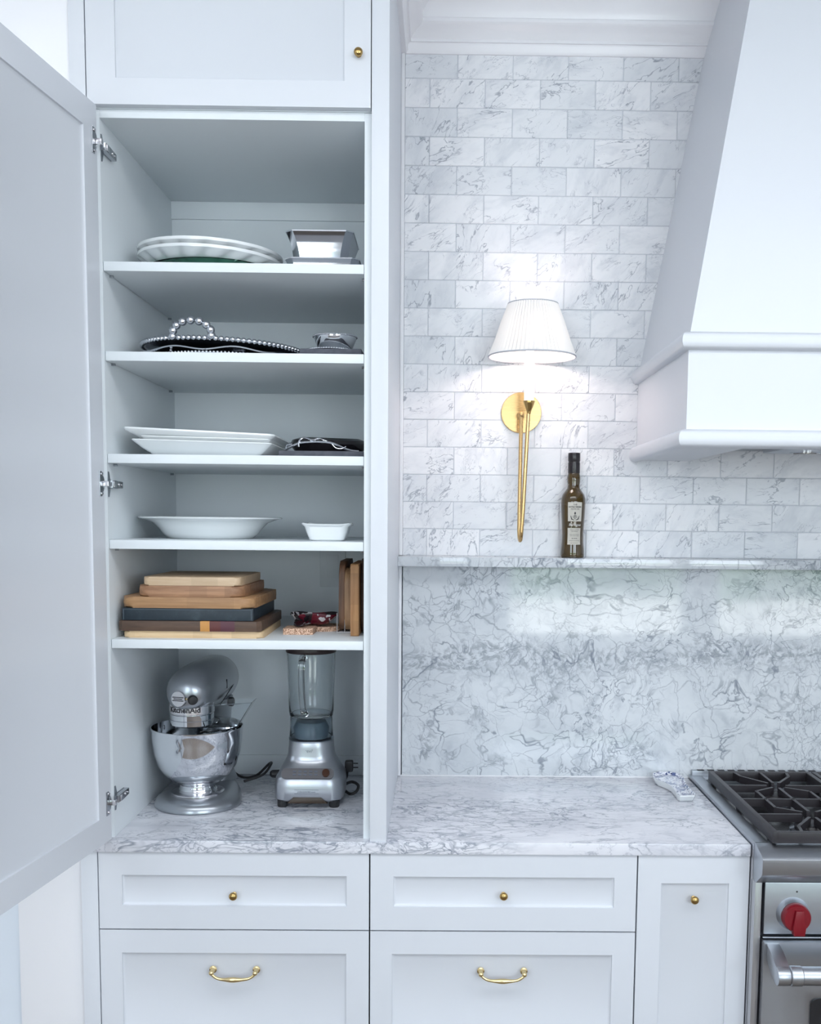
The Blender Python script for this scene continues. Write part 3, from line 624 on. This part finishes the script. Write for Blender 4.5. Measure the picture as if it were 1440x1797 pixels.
octobowl((-.245, .185, 2.2435), 'wide low chrome tray under the tall chrome bowl, top shelf', .087, .10, .033, .006, 'octagonal_tray')
octobowl((-.251, .180, 2.2560), 'tall polished chrome eight-sided bowl on top shelf', .079, .092, .083, .016, 'octagonal_bowl')
# ---- second shelf
z2 = S[1]
def beadring(cx, cy, r, z, n, br, tiltx=0):
    g = B()
    for i in range(n): a = 2*PI*i/n; g.sphere((cx+r*math.cos(a), cy+r*math.sin(a), z-tiltx*math.cos(a)*r), br, 8, 6)
    return g
tc = (-.508, .262)
t = thing('beaded_tray', 'large round pewter tray with beaded rim and beaded loop handle, second shelf', 'tray', (tc[0], tc[1], 2.066)); tr_ = .20
sl_ = .028
g = B().lathe([(.10, .002), (.15, .003), (.185, .010), (.198, .017), (.199, .021), (.183, .015), (.15, .007), (0, .005)], (0, 0, 0), 96); g.warp(lambda c: Vector((c.x, c.y, c.z-sl_*c.x))).ob('tray_dish', pewter, t, True)
b_ = beadring(0, 0, .2, .0205, 98, .0066, sl_).ob('bead_rim', pewter, t, True); b_['kind'] = 'stuff'
first = None
for i in range(9):
    th = math.radians(-8+196*i/8); a = math.radians(-101)-math.cos(th)*.245; p = (.2*math.cos(a), .2*math.sin(a)-.002, .030+.031*math.sin(th))
    if first is None: first = B().sphere((0, 0, 0), .0098, 16, 12).ob('handle_bead', pewter, t, True); o = first
    else: o = dup(first, t)
    o.location = p
t = thing('wavy_tray', 'flat pewter tray with wavy rim under the large beaded tray', 'tray', (-.52, .27, 2.052))
def wav(r, h, a): return r*(1+.03*math.sin(5*a)), h+.0035*math.sin(9*a)*(r/.2)**4
B().lathe([(.12, .000), (.17, .003), (.196, .011), (.204, .013), (.205, .016), (.196, .015), (.17, .007), (0, .004)], (0, 0, 0), 120, fn=wav).ob('tray_dish', pewter, t, True)
g = B()
for k in range(14):
    a = 2*PI*k/14+.1; g.tube([(.155*math.cos(a), .155*math.sin(a), .003), (.175*math.cos(a+.06), .175*math.sin(a+.06), .0), (.198*math.cos(a+.16), .198*math.sin(a+.16), .010)], [.004, .005, .003], 8)
g.ob('scroll_edge', pewter, t, True)
t = thing('pearl_edge_plate', 'dark pewter plate with fine beaded edge lowest on the second shelf', 'plate', (-.515, .268, z2))
B().lathe([(.14, 0), (.19, .003), (.203, .009), (.203, .011), (.18, .006), (0, .004)], (0, 0, 0), 96).ob('plate_dish', pewter_d, t, True)
b_ = beadring(0, 0, .2035, .0105, 150, .0036).ob('bead_rim', pewter, t, True); b_['kind'] = 'stuff'
g = B().prism([(-.293, .062), (-.150, .058), (-.146, .30), (-.285, .30)], z2, z2+.0205, 'xy', .0015)
tag(g.ob('black_box', slate), 'flat black box under the small beaded bowl, second shelf right', 'box')
t = thing('beaded_saucer', 'small beaded pewter saucer between black box and small bowl', 'saucer', (-.232, .150, z2+.0205))
B().lathe([(.03, 0), (.05, .002), (.060, .006), (.060, .0075), (.04, .004), (0, .003)], (0, 0, 0), 48).ob('saucer_dish', pewter, t, True); b_ = beadring(0, 0, .0605, .0065, 62, .0029).ob('bead_rim', pewter, t, True); b_['kind'] = 'stuff'
t = thing('beaded_bowl', 'small polished pewter bowl with beaded rim on the black box', 'bowl', (-.221, .158, z2+.0245))
B().lathe([(.018, 0), (.034, .001), (.042, .012), (.048, .026), (.052, .037), (.052, .039), (.050, .038), (.045, .026), (.038, .010), (.02, .004), (0, .004)], (0, 0, 0), 64).ob('bowl_wall', chrome, t, True); b_ = beadring(0, 0, .0525, .0385, 70, .0023).ob('bead_rim', pewter, t, True); b_['kind'] = 'stuff'
# ---- third shelf
z3 = S[2]
def rplat(loc, label, hx, hy, bx, by, h, lip, tilt=0, cr=.02):
    o = thing('rectangular_platter', label, 'platter', loc, 0, 'rectangular white platters on the third shelf'); o.rotation_euler = (0, math.radians(tilt), 0)
    R = lambda a, b, z: [(x, y, z) for x, y in rrect(a, b, cr, 6)]
    B().loft([R(bx, by, 0), R((hx+bx)/2, (hy+by)/2, h*.42), R(hx-.002, hy-.002, h-lip), R(hx, hy, h-lip*.5), R(hx-.001, hy-.001, h), R(hx-.006, hy-.006, h+.0002), R((hx+bx)/2-.006, (hy+by)/2-.006, h*.5), R(bx-.01, by-.01, .005)]).ob('dish', ceramic, o, True); return o
rplat((-.520, .178, z3), 'white rectangular platter at the bottom of the stack, third shelf', .163, .145, .122, .105, .034, .004, 1.2, .012)
rplat((-.513, .182, z3+.008), 'white rectangular platter in the middle of the stack, third shelf', .152, .140, .12, .10, .035, .004, 1.0, .012)
rplat((-.527, .185, z3+.030), 'largest white rectangular platter lying tilted on top, third shelf', .176, .150, .138, .115, .028, .007, 2.3, .018)
tag(B().lathe([(.05, 0), (.075, .003), (.093, .016), (.093, .018), (.07, .008), (0, .005)], (-.625, .42, z3), 64).ob('side_plate', ceramic), 'round white plate half hidden at the back left, third shelf', 'plate')
t = thing('slate_board', 'dark slate board under the twig-handled black tray, third shelf right', 'board', (-.245, .17, z3))
B().box(-.342, -.143, .05, .29, z3, z3+.0145, .0015).ob('slab', slate, t)
t = thing('black_tray', 'black lacquered tray with silver twig handles on the slate board', 'tray', (-.24, .185, z3+.0145))
g = B().lathe([(.078, 0), (.088, .010), (.094, .022), (.09, .030), (.075, .036), (.05, .031), (0, .028)], (0, 0, 0), 64, sy=1.08, fn=lambda r, h, a: (r*(1+.03*math.sin(3*a)), h+.003*math.sin(2*a+1)*(r/.09)**2)); g.ob('tray_bowl', simple('black_lacquer', (.010, .008, .010), .22), t, True)
g = B(); v = lambda pts: [Vector((x+.24, -.098+d, z-(z3+.0145))) for x, z, d in pts]
def sm(P, n=6):
    out_ = []
    for i in range(len(P)-1):
        p0, p1, p2, p3 = P[max(i-1, 0)], P[i], P[i+1], P[min(i+2, len(P)-1)]
        for k in range(n):
            u = k/n; out_.append(.5*((2*p1)+(-p0+p2)*u+(2*p0-5*p1+4*p2-p3)*u*u+(-p0+3*p1-3*p2+p3)*u**3))
    out_.append(P[-1]); return out_
g.tube(sm(v([(-.333, 1.832, 0), (-.315, 1.841, -.004), (-.300, 1.848, -.004), (-.28, 1.851, -.006), (-.25, 1.852, -.006), (-.225, 1.850, -.006), (-.205, 1.843, -.006), (-.190, 1.836, -.004), (-.175, 1.832, -.002), (-.158, 1.8305, 0)])), .0028, 8)
g.tube(sm(v([(-.330, 1.834, .002), (-.328, 1.843, 0), (-.315, 1.846, -.002)])), .0019, 8)
g.tube(sm(v([(-.299, 1.840, -.006), (-.299, 1.850, -.007), (-.293, 1.859, -.004), (-.284, 1.861, -.004), (-.272, 1.857, -.008), (-.262, 1.857, -.008), (-.252, 1.860, -.006), (-.240, 1.856, -.002), (-.232, 1.853, -.002)])), .0022, 8)
g.tube(sm(v([(-.222, 1.849, -.006), (-.212, 1.838, -.008), (-.198, 1.836, -.008), (-.188, 1.841, -.004)])), .0017, 8)
g.ob('twig_handle', pewter, t, True)
# ---- fourth shelf
z4 = S[3]
t = thing('serving_bowl', 'large wide-rimmed white ceramic serving bowl on the fourth shelf', 'bowl', (-.545, .245, z4))
B().lathe([(.10, 0), (.106, .002), (.118, .012), (.130, .028), (.143, .040), (.163, .047), (.177, .0505), (.1785, .053), (.176, .0545), (.160, .051), (.138, .044), (.118, .022), (.10, .008), (0, .006)], (0, 0, 0), 120, fn=lambda r, h, a: (r*(1+.010*math.cos(8*a)*(r/.178)**3), h)).ob('bowl_wall', ceramic, t, True)
t = thing('square_dish', 'small square white ceramic dish with scalloped rim on the fourth shelf', 'dish', (-.236, .135, z4)); n = 64
def sq(k, z, wv=0):
    R = super_ring(k, k, z, 0, 0, 7, n); return [(x, y, zz+wv*math.cos(8*PI*i/n*1.0+PI)) for i, (x, y, zz) in enumerate(R)]
B().loft([sq(.037, 0), sq(.042, .003), sq(.049, .020), sq(.053, .034, .0005), sq(.059, .0395, .0014), sq(.0595, .0415, .0014), sq(.056, .0415, .0014), sq(.048, .034), sq(.043, .018), sq(.036, .006)]).ob('dish_body', ceramic, t, True)
# ---- fifth shelf: boards
z5 = S[4]
def board(name, label, x0, x1, y0, y1, z0, z1, mat, cr=.01, bev=.003, rot=0, parts=None):
    cx, cy = (x0+x1)/2, (y0+y1)/2; g = B().prism(rrect((x1-x0)/2, (y1-y0)/2, cr, 6), 0, z1-z0, 'xy', bev)
    o = g.ob(name, mat, None, True); o.location = (cx, cy, z0); o.rotation_euler = (0, 0, math.radians(rot)); o['label'] = label; o['category'] = 'cutting board'; return o
GR = 'flat stack of boards on the fifth shelf'
for a in (('cutting_board', 'pale maple cutting board at the bottom of the board stack', -.712, -.382, .040, .345, z5, z5+.0160, maple, .016, .005, .6),
          ('cutting_board', 'golden oak cutting board with carved end resting on the dark blue box', -.712, -.398, .036, .37, 1.4575, 1.4835, oak, .030, .009, -1.0),
          ('cutting_board', 'mixed brown cutting board just under the topmost pale one', -.675, -.424, .040, .335, 1.4840, 1.5100, acacia, .030, .007, -1.2),
          ('cutting_board', 'small cream cutting board topmost on the board stack', -.661, -.432, .042, .315, 1.5105, 1.5305, maple2, .014, .005, -.6)):
    board(*a)['group'] = GR
t = thing('cutting_board', 'dark walnut cutting board with amber and purple inlaid strips', 'cutting board', (-.55, .19, 1.403), 0, GR)
xs_ = [(-.720, -.5265, walnut), (-.5265, -.5045, amber), (-.5045, -.4790, maroon), (-.4790, -.4455, purple), (-.4455, -.384, walnut)]
for i, (a, b_, m_) in enumerate(xs_):
    l_ = .010 if i == 0 else 0; r_ = .010 if i == 4 else 0
    poly = [(a+l_, .034), (b_-r_, .034), (b_, .034+r_), (b_, .36-r_), (b_-r_, .36), (a+l_, .36), (a, .36-l_), (a, .034+l_)]
    q = []; 
    for p in poly:
        if not q or (abs(p[0]-q[-1][0])+abs(p[1]-q[-1][1])) > 1e-5: q.append(p)
    if abs(q[0][0]-q[-1][0])+abs(q[0][1]-q[-1][1]) < 1e-5: q.pop()
    B().prism(q, 1.403, 1.4275, 'xy', .0018 if i in (0, 4) else .0006).ob('strip', m_, t)
t = thing('storage_box', 'dark blue leather-look box in the middle of the board stack', 'box', (-.555, .19, 1.4275))
B().box(-.711, -.402, .038, .345, 1.4278, 1.4572, .002).ob('box_body', bluebox, t)
g = B(); g.box(-.7075, -.7060, .0365, .038, 1.430, 1.455); g.box(-.4075, -.4060, .0365, .038, 1.430, 1.455); g.box(-.706, -.4075, .0368, .038, 1.4535, 1.4545); g.ob('stitching', simple('faded_seam', (.10, .13, .16), .7), t)
# upright boards in rack
def upright(label, x0, x1, y0, y1, z0, z1, mat, r, name='cutting_board', cat='cutting board', lean=0):
    g = B().prism(rrect((y1-y0)/2, (z1-z0)/2, r, 8, 0, (z1-z0)/2), -(x1-x0)/2, (x1-x0)/2, 'yz', .003); o = g.ob(name, mat, None, True); o.location = ((x0+x1)/2, (y0+y1)/2, z0); o.rotation_euler = (0, math.radians(lean), 0)
    tag(o, label, cat, 'upright boards in the rack on the fifth shelf'); return o
upright('upright dark walnut board with rounded top, leftmost in the rack', -.216, -.200, .185, .42, z5+.006, 1.565, walnut2, .03, lean=.6)
upright('upright aged beech paddle board, second from left in the rack', -.1995, -.1810, .170, .36, z5+.006, 1.548, beech, .035)
upright('thick upright butcher block board nearest the front in the rack', -.1790, -.1590, .105, .34, z5, 1.562, block, .004)
upright('dark brown upright board squeezed against the right cabinet side', -.1570, -.1430, .150, .42, z5+.006, 1.572, walnut, .03)
g = B(); 
for y in (.178, .40): g.tube([(-.2185, y, z5+.050), (-.2185, y, z5+.0018), (-.1805, y, z5+.0018)] if y < .2 else [(-.2185, y, z5+.05), (-.2185, y, z5+.0018), (-.141, y, z5+.0018), (-.141, y, z5+.05)], .0015, 8)
g.tube([(-.1995, .178, z5+.002), (-.1995, .178, z5+.034)], .0012, 6)
g.tube([(-.2185, .178, z5+.0018), (-.2185, .40, z5+.0018)], .0015, 8)
tag(g.ob('board_rack', simple('grey_wire', (.45, .45, .47), .4, .5)), 'thin grey wire rack holding the upright boards', 'rack')
g = B().box(-.346, -.273, .128, .20, z5, z5+.0155, .001); tag(g.ob('cork_trivet', cork), 'square speckled cork trivet left of the painted dish', 'trivet')
tag(B().lathe([(.052, 0), (.052, .0115), (0, .0115)], (-.262, .255, z5), 48).ob('cork_trivet', cork), 'round speckled cork trivet beneath the painted dish', 'trivet')
t = thing('painted_dish', 'small black, red and white painted dish with spout on cork trivets', 'dish', (-.282, .232, z5+.0155))
g = B().lathe([(.022, 0), (.034, .004), (.047, .018), (.053, .0265), (.053, .029), (.046, .020), (.03, .008), (0, .005)], (0, 0, 0), 60, sy=.8, fn=lambda r, h, a: (r*(1+.14*math.cos(2*a)*(r/.05)), h+.002*math.sin(3*a)*(r/.05))); g.ob('dish_body', bird, t, True)
g = B(); g.loft([[(-.028+d+x*(1-.3*u), -.030-.055*u, .018-.012*u-.006*math.cos(x/.016*1.4)*(1-.4*u)+th) for x in [(-.018+.004*i) for i in range(10)]] for u in (0, .25, .5, .75, 1) for d, th in ((0, 0),)], False, False, closed=False)
bmesh.ops.solidify(g.b, geom=list(g.b.faces), thickness=.003); g.ob('spout', bird, t, True)
# ================================================================== stand mixer
mx = thing('stand_mixer', 'silver stand mixer with steel bowl and clear pouring shield, on the counter', 'mixer', (-.597, .290, CT), math.radians(-3)); mx['group'] = 'small appliances'; del mx['group']
def oval(k, z, back=.235):
    pts = []
    for i in range(64):
        a = 2*PI*i/64; x, y = math.sin(a), -math.cos(a); yy = y*.112 if y < 0 else y*(back); ww = .112 if y < 0 else .112-.030*max(0, y)
        pts.append((x*ww*k, (yy-.04)*(1-(1-k)*.5)+.04 if False else yy*k+(1-k)*.05, z))
    return pts
B().loft([oval(.97, 0), oval(1.0, .004), oval(.995, .012), oval(.95, .022), oval(.86, .029), oval(.7, .033), oval(.4, .034)]).ob('base', silverpaint, mx, True)
g = B()  # column
def rx(hx, hy, cy, z, n=32): return [(hx*math.cos(2*PI*i/n), cy+hy*math.sin(2*PI*i/n), z) for i in range(n)]
g.loft([rx(.062, .060, .165, .030), rx(.050, .050, .168, .055), rx(.042, .043, .168, .11), rx(.043, .046, .165, .17), rx(.050, .060, .155, .225), rx(.055, .075, .145, .262)]).ob('column', silverpaint, mx, True)
g = B(); hp = [(0, -.112), (.020, -.1105), (.037, -.104), (.050, -.090), (.059, -.068), (.0640, -.035), (.065, .01), (.066, .06), (.066, .12), (.065, .17), (.060, .205), (.050, .226), (.03, .237), (0, .240)]
g.lathe([(r, h) for r, h in hp], (0, 0, .311), 56, 'y', sx=1.0, sy=1.0).ob('motor_head', silverpaint, mx, True)
g = B(); g.lathe([(.0662, .060), (.0668, .061), (.0668, .067), (.0662, .068)], (0, 0, .311), 56, 'y'); 
B().lathe([(.052, .223), (.0550, .226), (.0556, .253), (.054, .2545), (.054, .256)], (0, -.045, 0), 56).ob('beater_housing', chrome, mx, True)
B().lathe([(.0560, .256), (.0570, .257), (.0570, .281), (.0550, .283), (.050, .289)], (0, -.045, 0), 56).ob('trim_band', nickel_l, mx, True)
B().lathe([(.0552, .2385), (.0561, .2388), (.0561, .2398), (.0552, .240)], (0, -.045, 0), 56).ob('band_groove', greyprint, mx, True)
def bandw(c): a = c.x/.0572 - .10; return Vector(((.0572+c.z)*math.sin(a), -.045-(.0572+c.z)*math.cos(a), .2688+c.y))
text_b('KitchenAid', .0190, bandw, .0003, bold=.0006, spacing=1.02).ob('brand_lettering', ink, mx, True)
# hub cap
def hubf(c): return Vector((-.012, -.100, .300)) + Matrix.Rotation(math.radians(-16), 3, 'Z') @ Vector(c)
B().lathe([(.021, .02), (.021, -.010), (.0195, -.0125), (0, -.013)], (0, 0, 0), 36, 'y').warp(hubf).ob('attachment_cap', nickel_l, mx, True)
g = B()
for z in (-.004, .0045): g.box(-.0155, .0155, -.0140, -.0128, z-.0009, z+.0009)
g.box(-.012, .012, -.0140, -.0128, -.0007, .0011); g.warp(hubf).ob('cap_stripes', ink, mx, True)
g = B(); g.cyl(hubf((.018, .0, 0)), hubf((.030, -.006, 0)), .0035, seg=10); g.ob('knob_stem', brass_l, mx, True)
B().lathe([(.006, 0), (.0115, -.004), (.0125, -.012), (.010, -.018), (0, -.019)], (0, 0, 0), 24, 'y').warp(lambda c: hubf((.034, -.002, 0)) + Matrix.Rotation(math.radians(25), 3, 'Z') @ c).ob('attachment_knob', black, mx, True)
B().lathe([(.006, .062), (.0125, .066), (.0125, .076), (.009, .079), (0, .079)], (0, .075, .262), 24, 'x').ob('lock_knob', black, mx, True)
B().box(.0640, .0665, .052, .056, .302, .326, .0005).ob('side_slot', black, mx, True)
g = B(); g.tube([(.062, .0, .268), (.0655, .04, .282), (.0655, .11, .298), (.060, .18, .312)], .0012, 6); g.ob('head_seam', black, mx, True)
bw = B().lathe([(.046, .036), (.049, .038), (.050, .044), (.047, .048), (.0465, .056), (.052, .061), (.066, .068), (.085, .084), (.101, .108), (.111, .140), (.1160, .175), (.1175, .205), (.1195, .208), (.1195, .2105), (.1165, .2105), (.1145, .175), (.1095, .142), (.099, .110), (.083, .087), (.06, .071), (0, .066)], (0, 0, 0), 96).ob('bowl', chrome, mx, True)
B().lathe([(.068, .033), (.068, .037), (.060, .040), (.052, .040)], (0, 0, 0), 56).ob('bowl_clamp', nickel_l, mx, True)
aH = math.radians(66); hx_, hy_ = math.cos(aH), math.sin(aH)
g = B().tube(sm([Vector((r*hx_, r*hy_, z)) for r, z in ((.112, .180), (.130, .182), (.148, .172), (.152, .150), (.148, .122), (.128, .108), (.105, .112))], 5), .0052, 12, flat=1.0); g.ob('bowl_handle', chrome, bw, True)
# clear pouring shield: collar and chute (world-aligned towards the right)
sd = B(); R31 = Matrix.Rotation(math.radians(3), 3, 'Z')
colr = []
for r, z in ((.060, .222), (.085, .218), (.112, .2135), (.114, .2135), (.114, .2155), (.112, .2160), (.085, .2205), (.060, .2245)): colr.append([(r*math.cos(a), r*math.sin(a), z+.0035*0) for a in [math.radians(-70+200*i/40) for i in range(41)]])
sd.loft(colr, False, False, closed=False, loop=True); sd.warp(lambda c: R31.inverted() @ c if False else c)
sd.ob('shield_collar', plastic, mx, True)
ch = B(); th_ = .0016
def chp(x, y, z): return R31 @ Vector((x, y, z))   # world-aligned offsets turned into the mixer's own frame
def sheet(a, b, c, d, nrm):
    n = Vector(nrm)*th_; A = [chp(*p) for p in (a, b, c, d)]; N = R31 @ n; ch.loft([[p for p in A], [p+N for p in A]])
q0, q1 = (.020, -.075), (.128, -.070)
sheet((.020, -.085, .222), (.118, -.070, .222), (.158, -.078, .286), (.012, -.100, .278), (0, 1, 0))
sheet((.020, -.020, .222), (.118, -.015, .222), (.158, -.005, .286), (.030, -.010, .280), (0, 1, 0))
sheet((.118, -.070, .222), (.118, -.015, .222), (.158, -.005, .286), (.158, -.078, .286), (-1, 0, 0))
sheet((.020, -.085, .222), (.118, -.070, .222), (.118, -.015, .222), (.020, -.020, .222), (0, 0, 1))
ch.ob('shield_chute', plastic, mx, True)
g = B(); g.tube([chp(.012, -.100, .2785), chp(.158, -.078, .2865), chp(.118, -.070, .222)], .0012, 8); g.ob('chute_edge', frost, mx, True)
g = B(); g.tube(sm([chp(*p) for p in ((.05, .21, .035), (.075, .235, .012), (.115, .225, .022), (.155, .20, .062), (.165, .165, .068), (.150, .120, .050), (.105, .085, .040))], 6), .0036, 10); g.ob('cord', rubber, mx, True)
g = B(); g.lathe([(.006, 0), (.011, .006), (.012, .028), (.010, .034), (0, .034)], (0, 0, 0), 16, 'x'); g.box(.034, .050, -.0055, -.0045, -.003, .003); g.box(.034, .050, .0045, .0055, -.003, .003)
g.warp(lambda c: chp(.165, .15, .045) + R31 @ (Matrix.Rotation(.35, 3, 'X') @ c)).ob('plug', rubber, mx, True)
# ================================================================== blender
bl = thing('blender', 'silver countertop blender with glass jar beside the mixer', 'blender', (-.304, .335, CT))
sec = [(.085, .078, .016, 5, 0), (.0905, .084, .022, 5, 0), (.0915, .085, .05, 5, 0), (.0885, .083, .075, 5, 0), (.084, .079, .082, 5, 0), (.076, .066, .100, 4, .004), (.069, .057, .112, 3.4, .008), (.0645, .054, .120, 3, .008), (.0615, .053, .130, 2.8, .008), (.0600, .052, .150, 2.6, .008), (.0590, .051, .165, 2.5, .008), (.057, .050, .168, 2.5, .008)]
B().loft([super_ring(a, b_, z, 0, cy, p, 72) for a, b_, z, p, cy in sec]).ob('motor_base', blendsilver, bl, True, angle=45)
B().prism([(-.052, .014), (.052, .014), (.048, .0185), (.036, .030), (-.036, .030), (-.048, .0185)], -.0856, -.070, 'xz', .001).ob('notch_shade_block', simple('brown_notch_shade', (.05, .032, .02), .4), bl, True)  # proud block imitates a dark notch, its shade put into the colour
f0 = None
for sx in (-1, 1):
    for sy in (-1, 1):
        if f0 is None: f0 = B().lathe([(.012, 0), (.0135, .003), (.0135, .018)], (0, 0, 0), 16).ob('rubber_foot', rubber, bl, True); o = f0
        else: o = dup(f0, bl)
        o.location = (sx*.068, sy*.062, 0)
cp = lambda off: (lambda c: Vector((c.x, -.0765-off + (c.y)*.80, .0855+off*.8+c.y*.92)))
B().prism(rrect(.068, .0125, .010, 6, 0, .010), -.001, .0008, 'xy').warp(lambda c: Vector((c.x, -.0855+c.y*.82-c.z, .0835+c.y*.86+c.z))).ob('control_panel', simple('grey_panel', (.15, .145, .155), .45, .3), bl, True)
g = B()
for i in range(5):
    for j in range(2): g.prism(rrect(.0042, .0016, .001, 3, -.034+i*.014, .006+j*.008), 0, .0020, 'xy')
g.warp(lambda c: Vector((c.x, -.0855+c.y*.82-c.z, .0835+c.y*.86+c.z))).ob('buttons', greyprint, bl, True)
B().lathe([(.0095, 0), (.0095, .004), (0, .0042)], (.048, .010, 0), 24).warp(lambda c: Vector((c.x, -.0855+c.y*.82-c.z, .0835+c.y*.86+c.z))).ob('power_button', simple('amber_button', (.06, .022, .010), .3), bl, True)
text_b('Breville', .0125, lambda c: Vector((c.x, -.0440-.0006-c.z+.030*(c.x/.06)**2, .1440+c.y)), .0002).ob('logo_lettering', greyprint, bl, True)
text_b('professional 800 watts', .0052, lambda c: Vector((c.x-.002, -.0858-c.z, .0450+c.y)), .0002).ob('lettering', greyprint, bl, True)
g = B(); g.box(-.034, .030, -.0860, -.0850, .0500, .0506); g.box(-.034, .030, -.0860, -.0850, .0400, .0406); g.ob('print_rule', greyprint, bl, True)
B().lathe([(.0575, .166), (.0600, .169), (.0600, .173), (.0580, .176), (.0565, .205), (.0560, .226), (.0555, .228), (.0535, .228), (.0540, .205), (.0555, .176)], (0, .005, 0), 64, cap0=False, cap1=False).ob('jar_collar', frost, bl, True)
B().lathe([(.030, .170), (.045, .172), (.048, .200), (.040, .215), (.018, .220), (0, .221)], (0, .005, 0), 40).ob('blade_hub', simple('smoked_hub', (.20, .25, .29), .3), bl, True)
jar = [(.020, .226), (.050, .228), (.0570, .232), (.0590, .245), (.0600, .300), (.0625, .360), (.0640, .405), (.0640, .409), (.0610, .409), (.0605, .403), (.0590, .360), (.0568, .300), (.0560, .247), (.052, .237), (.02, .232), (0, .232)]
jo = B().lathe(jar, (0, .005, 0), 64, fn=lambda r, h, a: (r*(1+.012*math.cos(4*a)), h)).ob('glass_jar', clear, bl, True)
B().tube(sm([Vector(p) for p in ((-.010, -.055, .392), (-.012, -.074, .396), (-.013, -.088, .385), (-.014, -.090, .350), (-.013, -.086, .300), (-.011, -.076, .262), (-.009, -.066, .250), (-.007, -.054, .246))], 6), [.0085]*43, 14).ob('jar_handle', clear, jo, True)
B().lathe([(.0655, .402), (.0668, .404), (.0668, .412), (.0650, .418), (.060, .424), (.035, .426), (.033, .436), (.030, .438), (0, .438)], (0, .005, 0), 56).ob('lid', simple('dark_lid', (.035, .022, .022), .35), bl, True)
g = B(); g.tube(sm([Vector(p) for p in ((.075, .06, .02), (.10, .03, .010), (.118, .03, .016), (.122, .05, .028), (.104, .065, .034), (.084, .05, .030))], 6), .0042, 10); g.ob('cord', rubber, bl, True)
g = B(); g.box(.084, .106, .060, .085, .062, .092, .004); g.box(.106, .120, .066, .068, .084, .087); g.box(.106, .120, .076, .078, .070, .073); g.tube(sm([Vector(p) for p in ((.09, .075, .070), (.085, .085, .040), (.07, .07, .02))], 5), .0042, 8); g.ob('plug', rubber, bl, True)
bpy.context.view_layer.update()
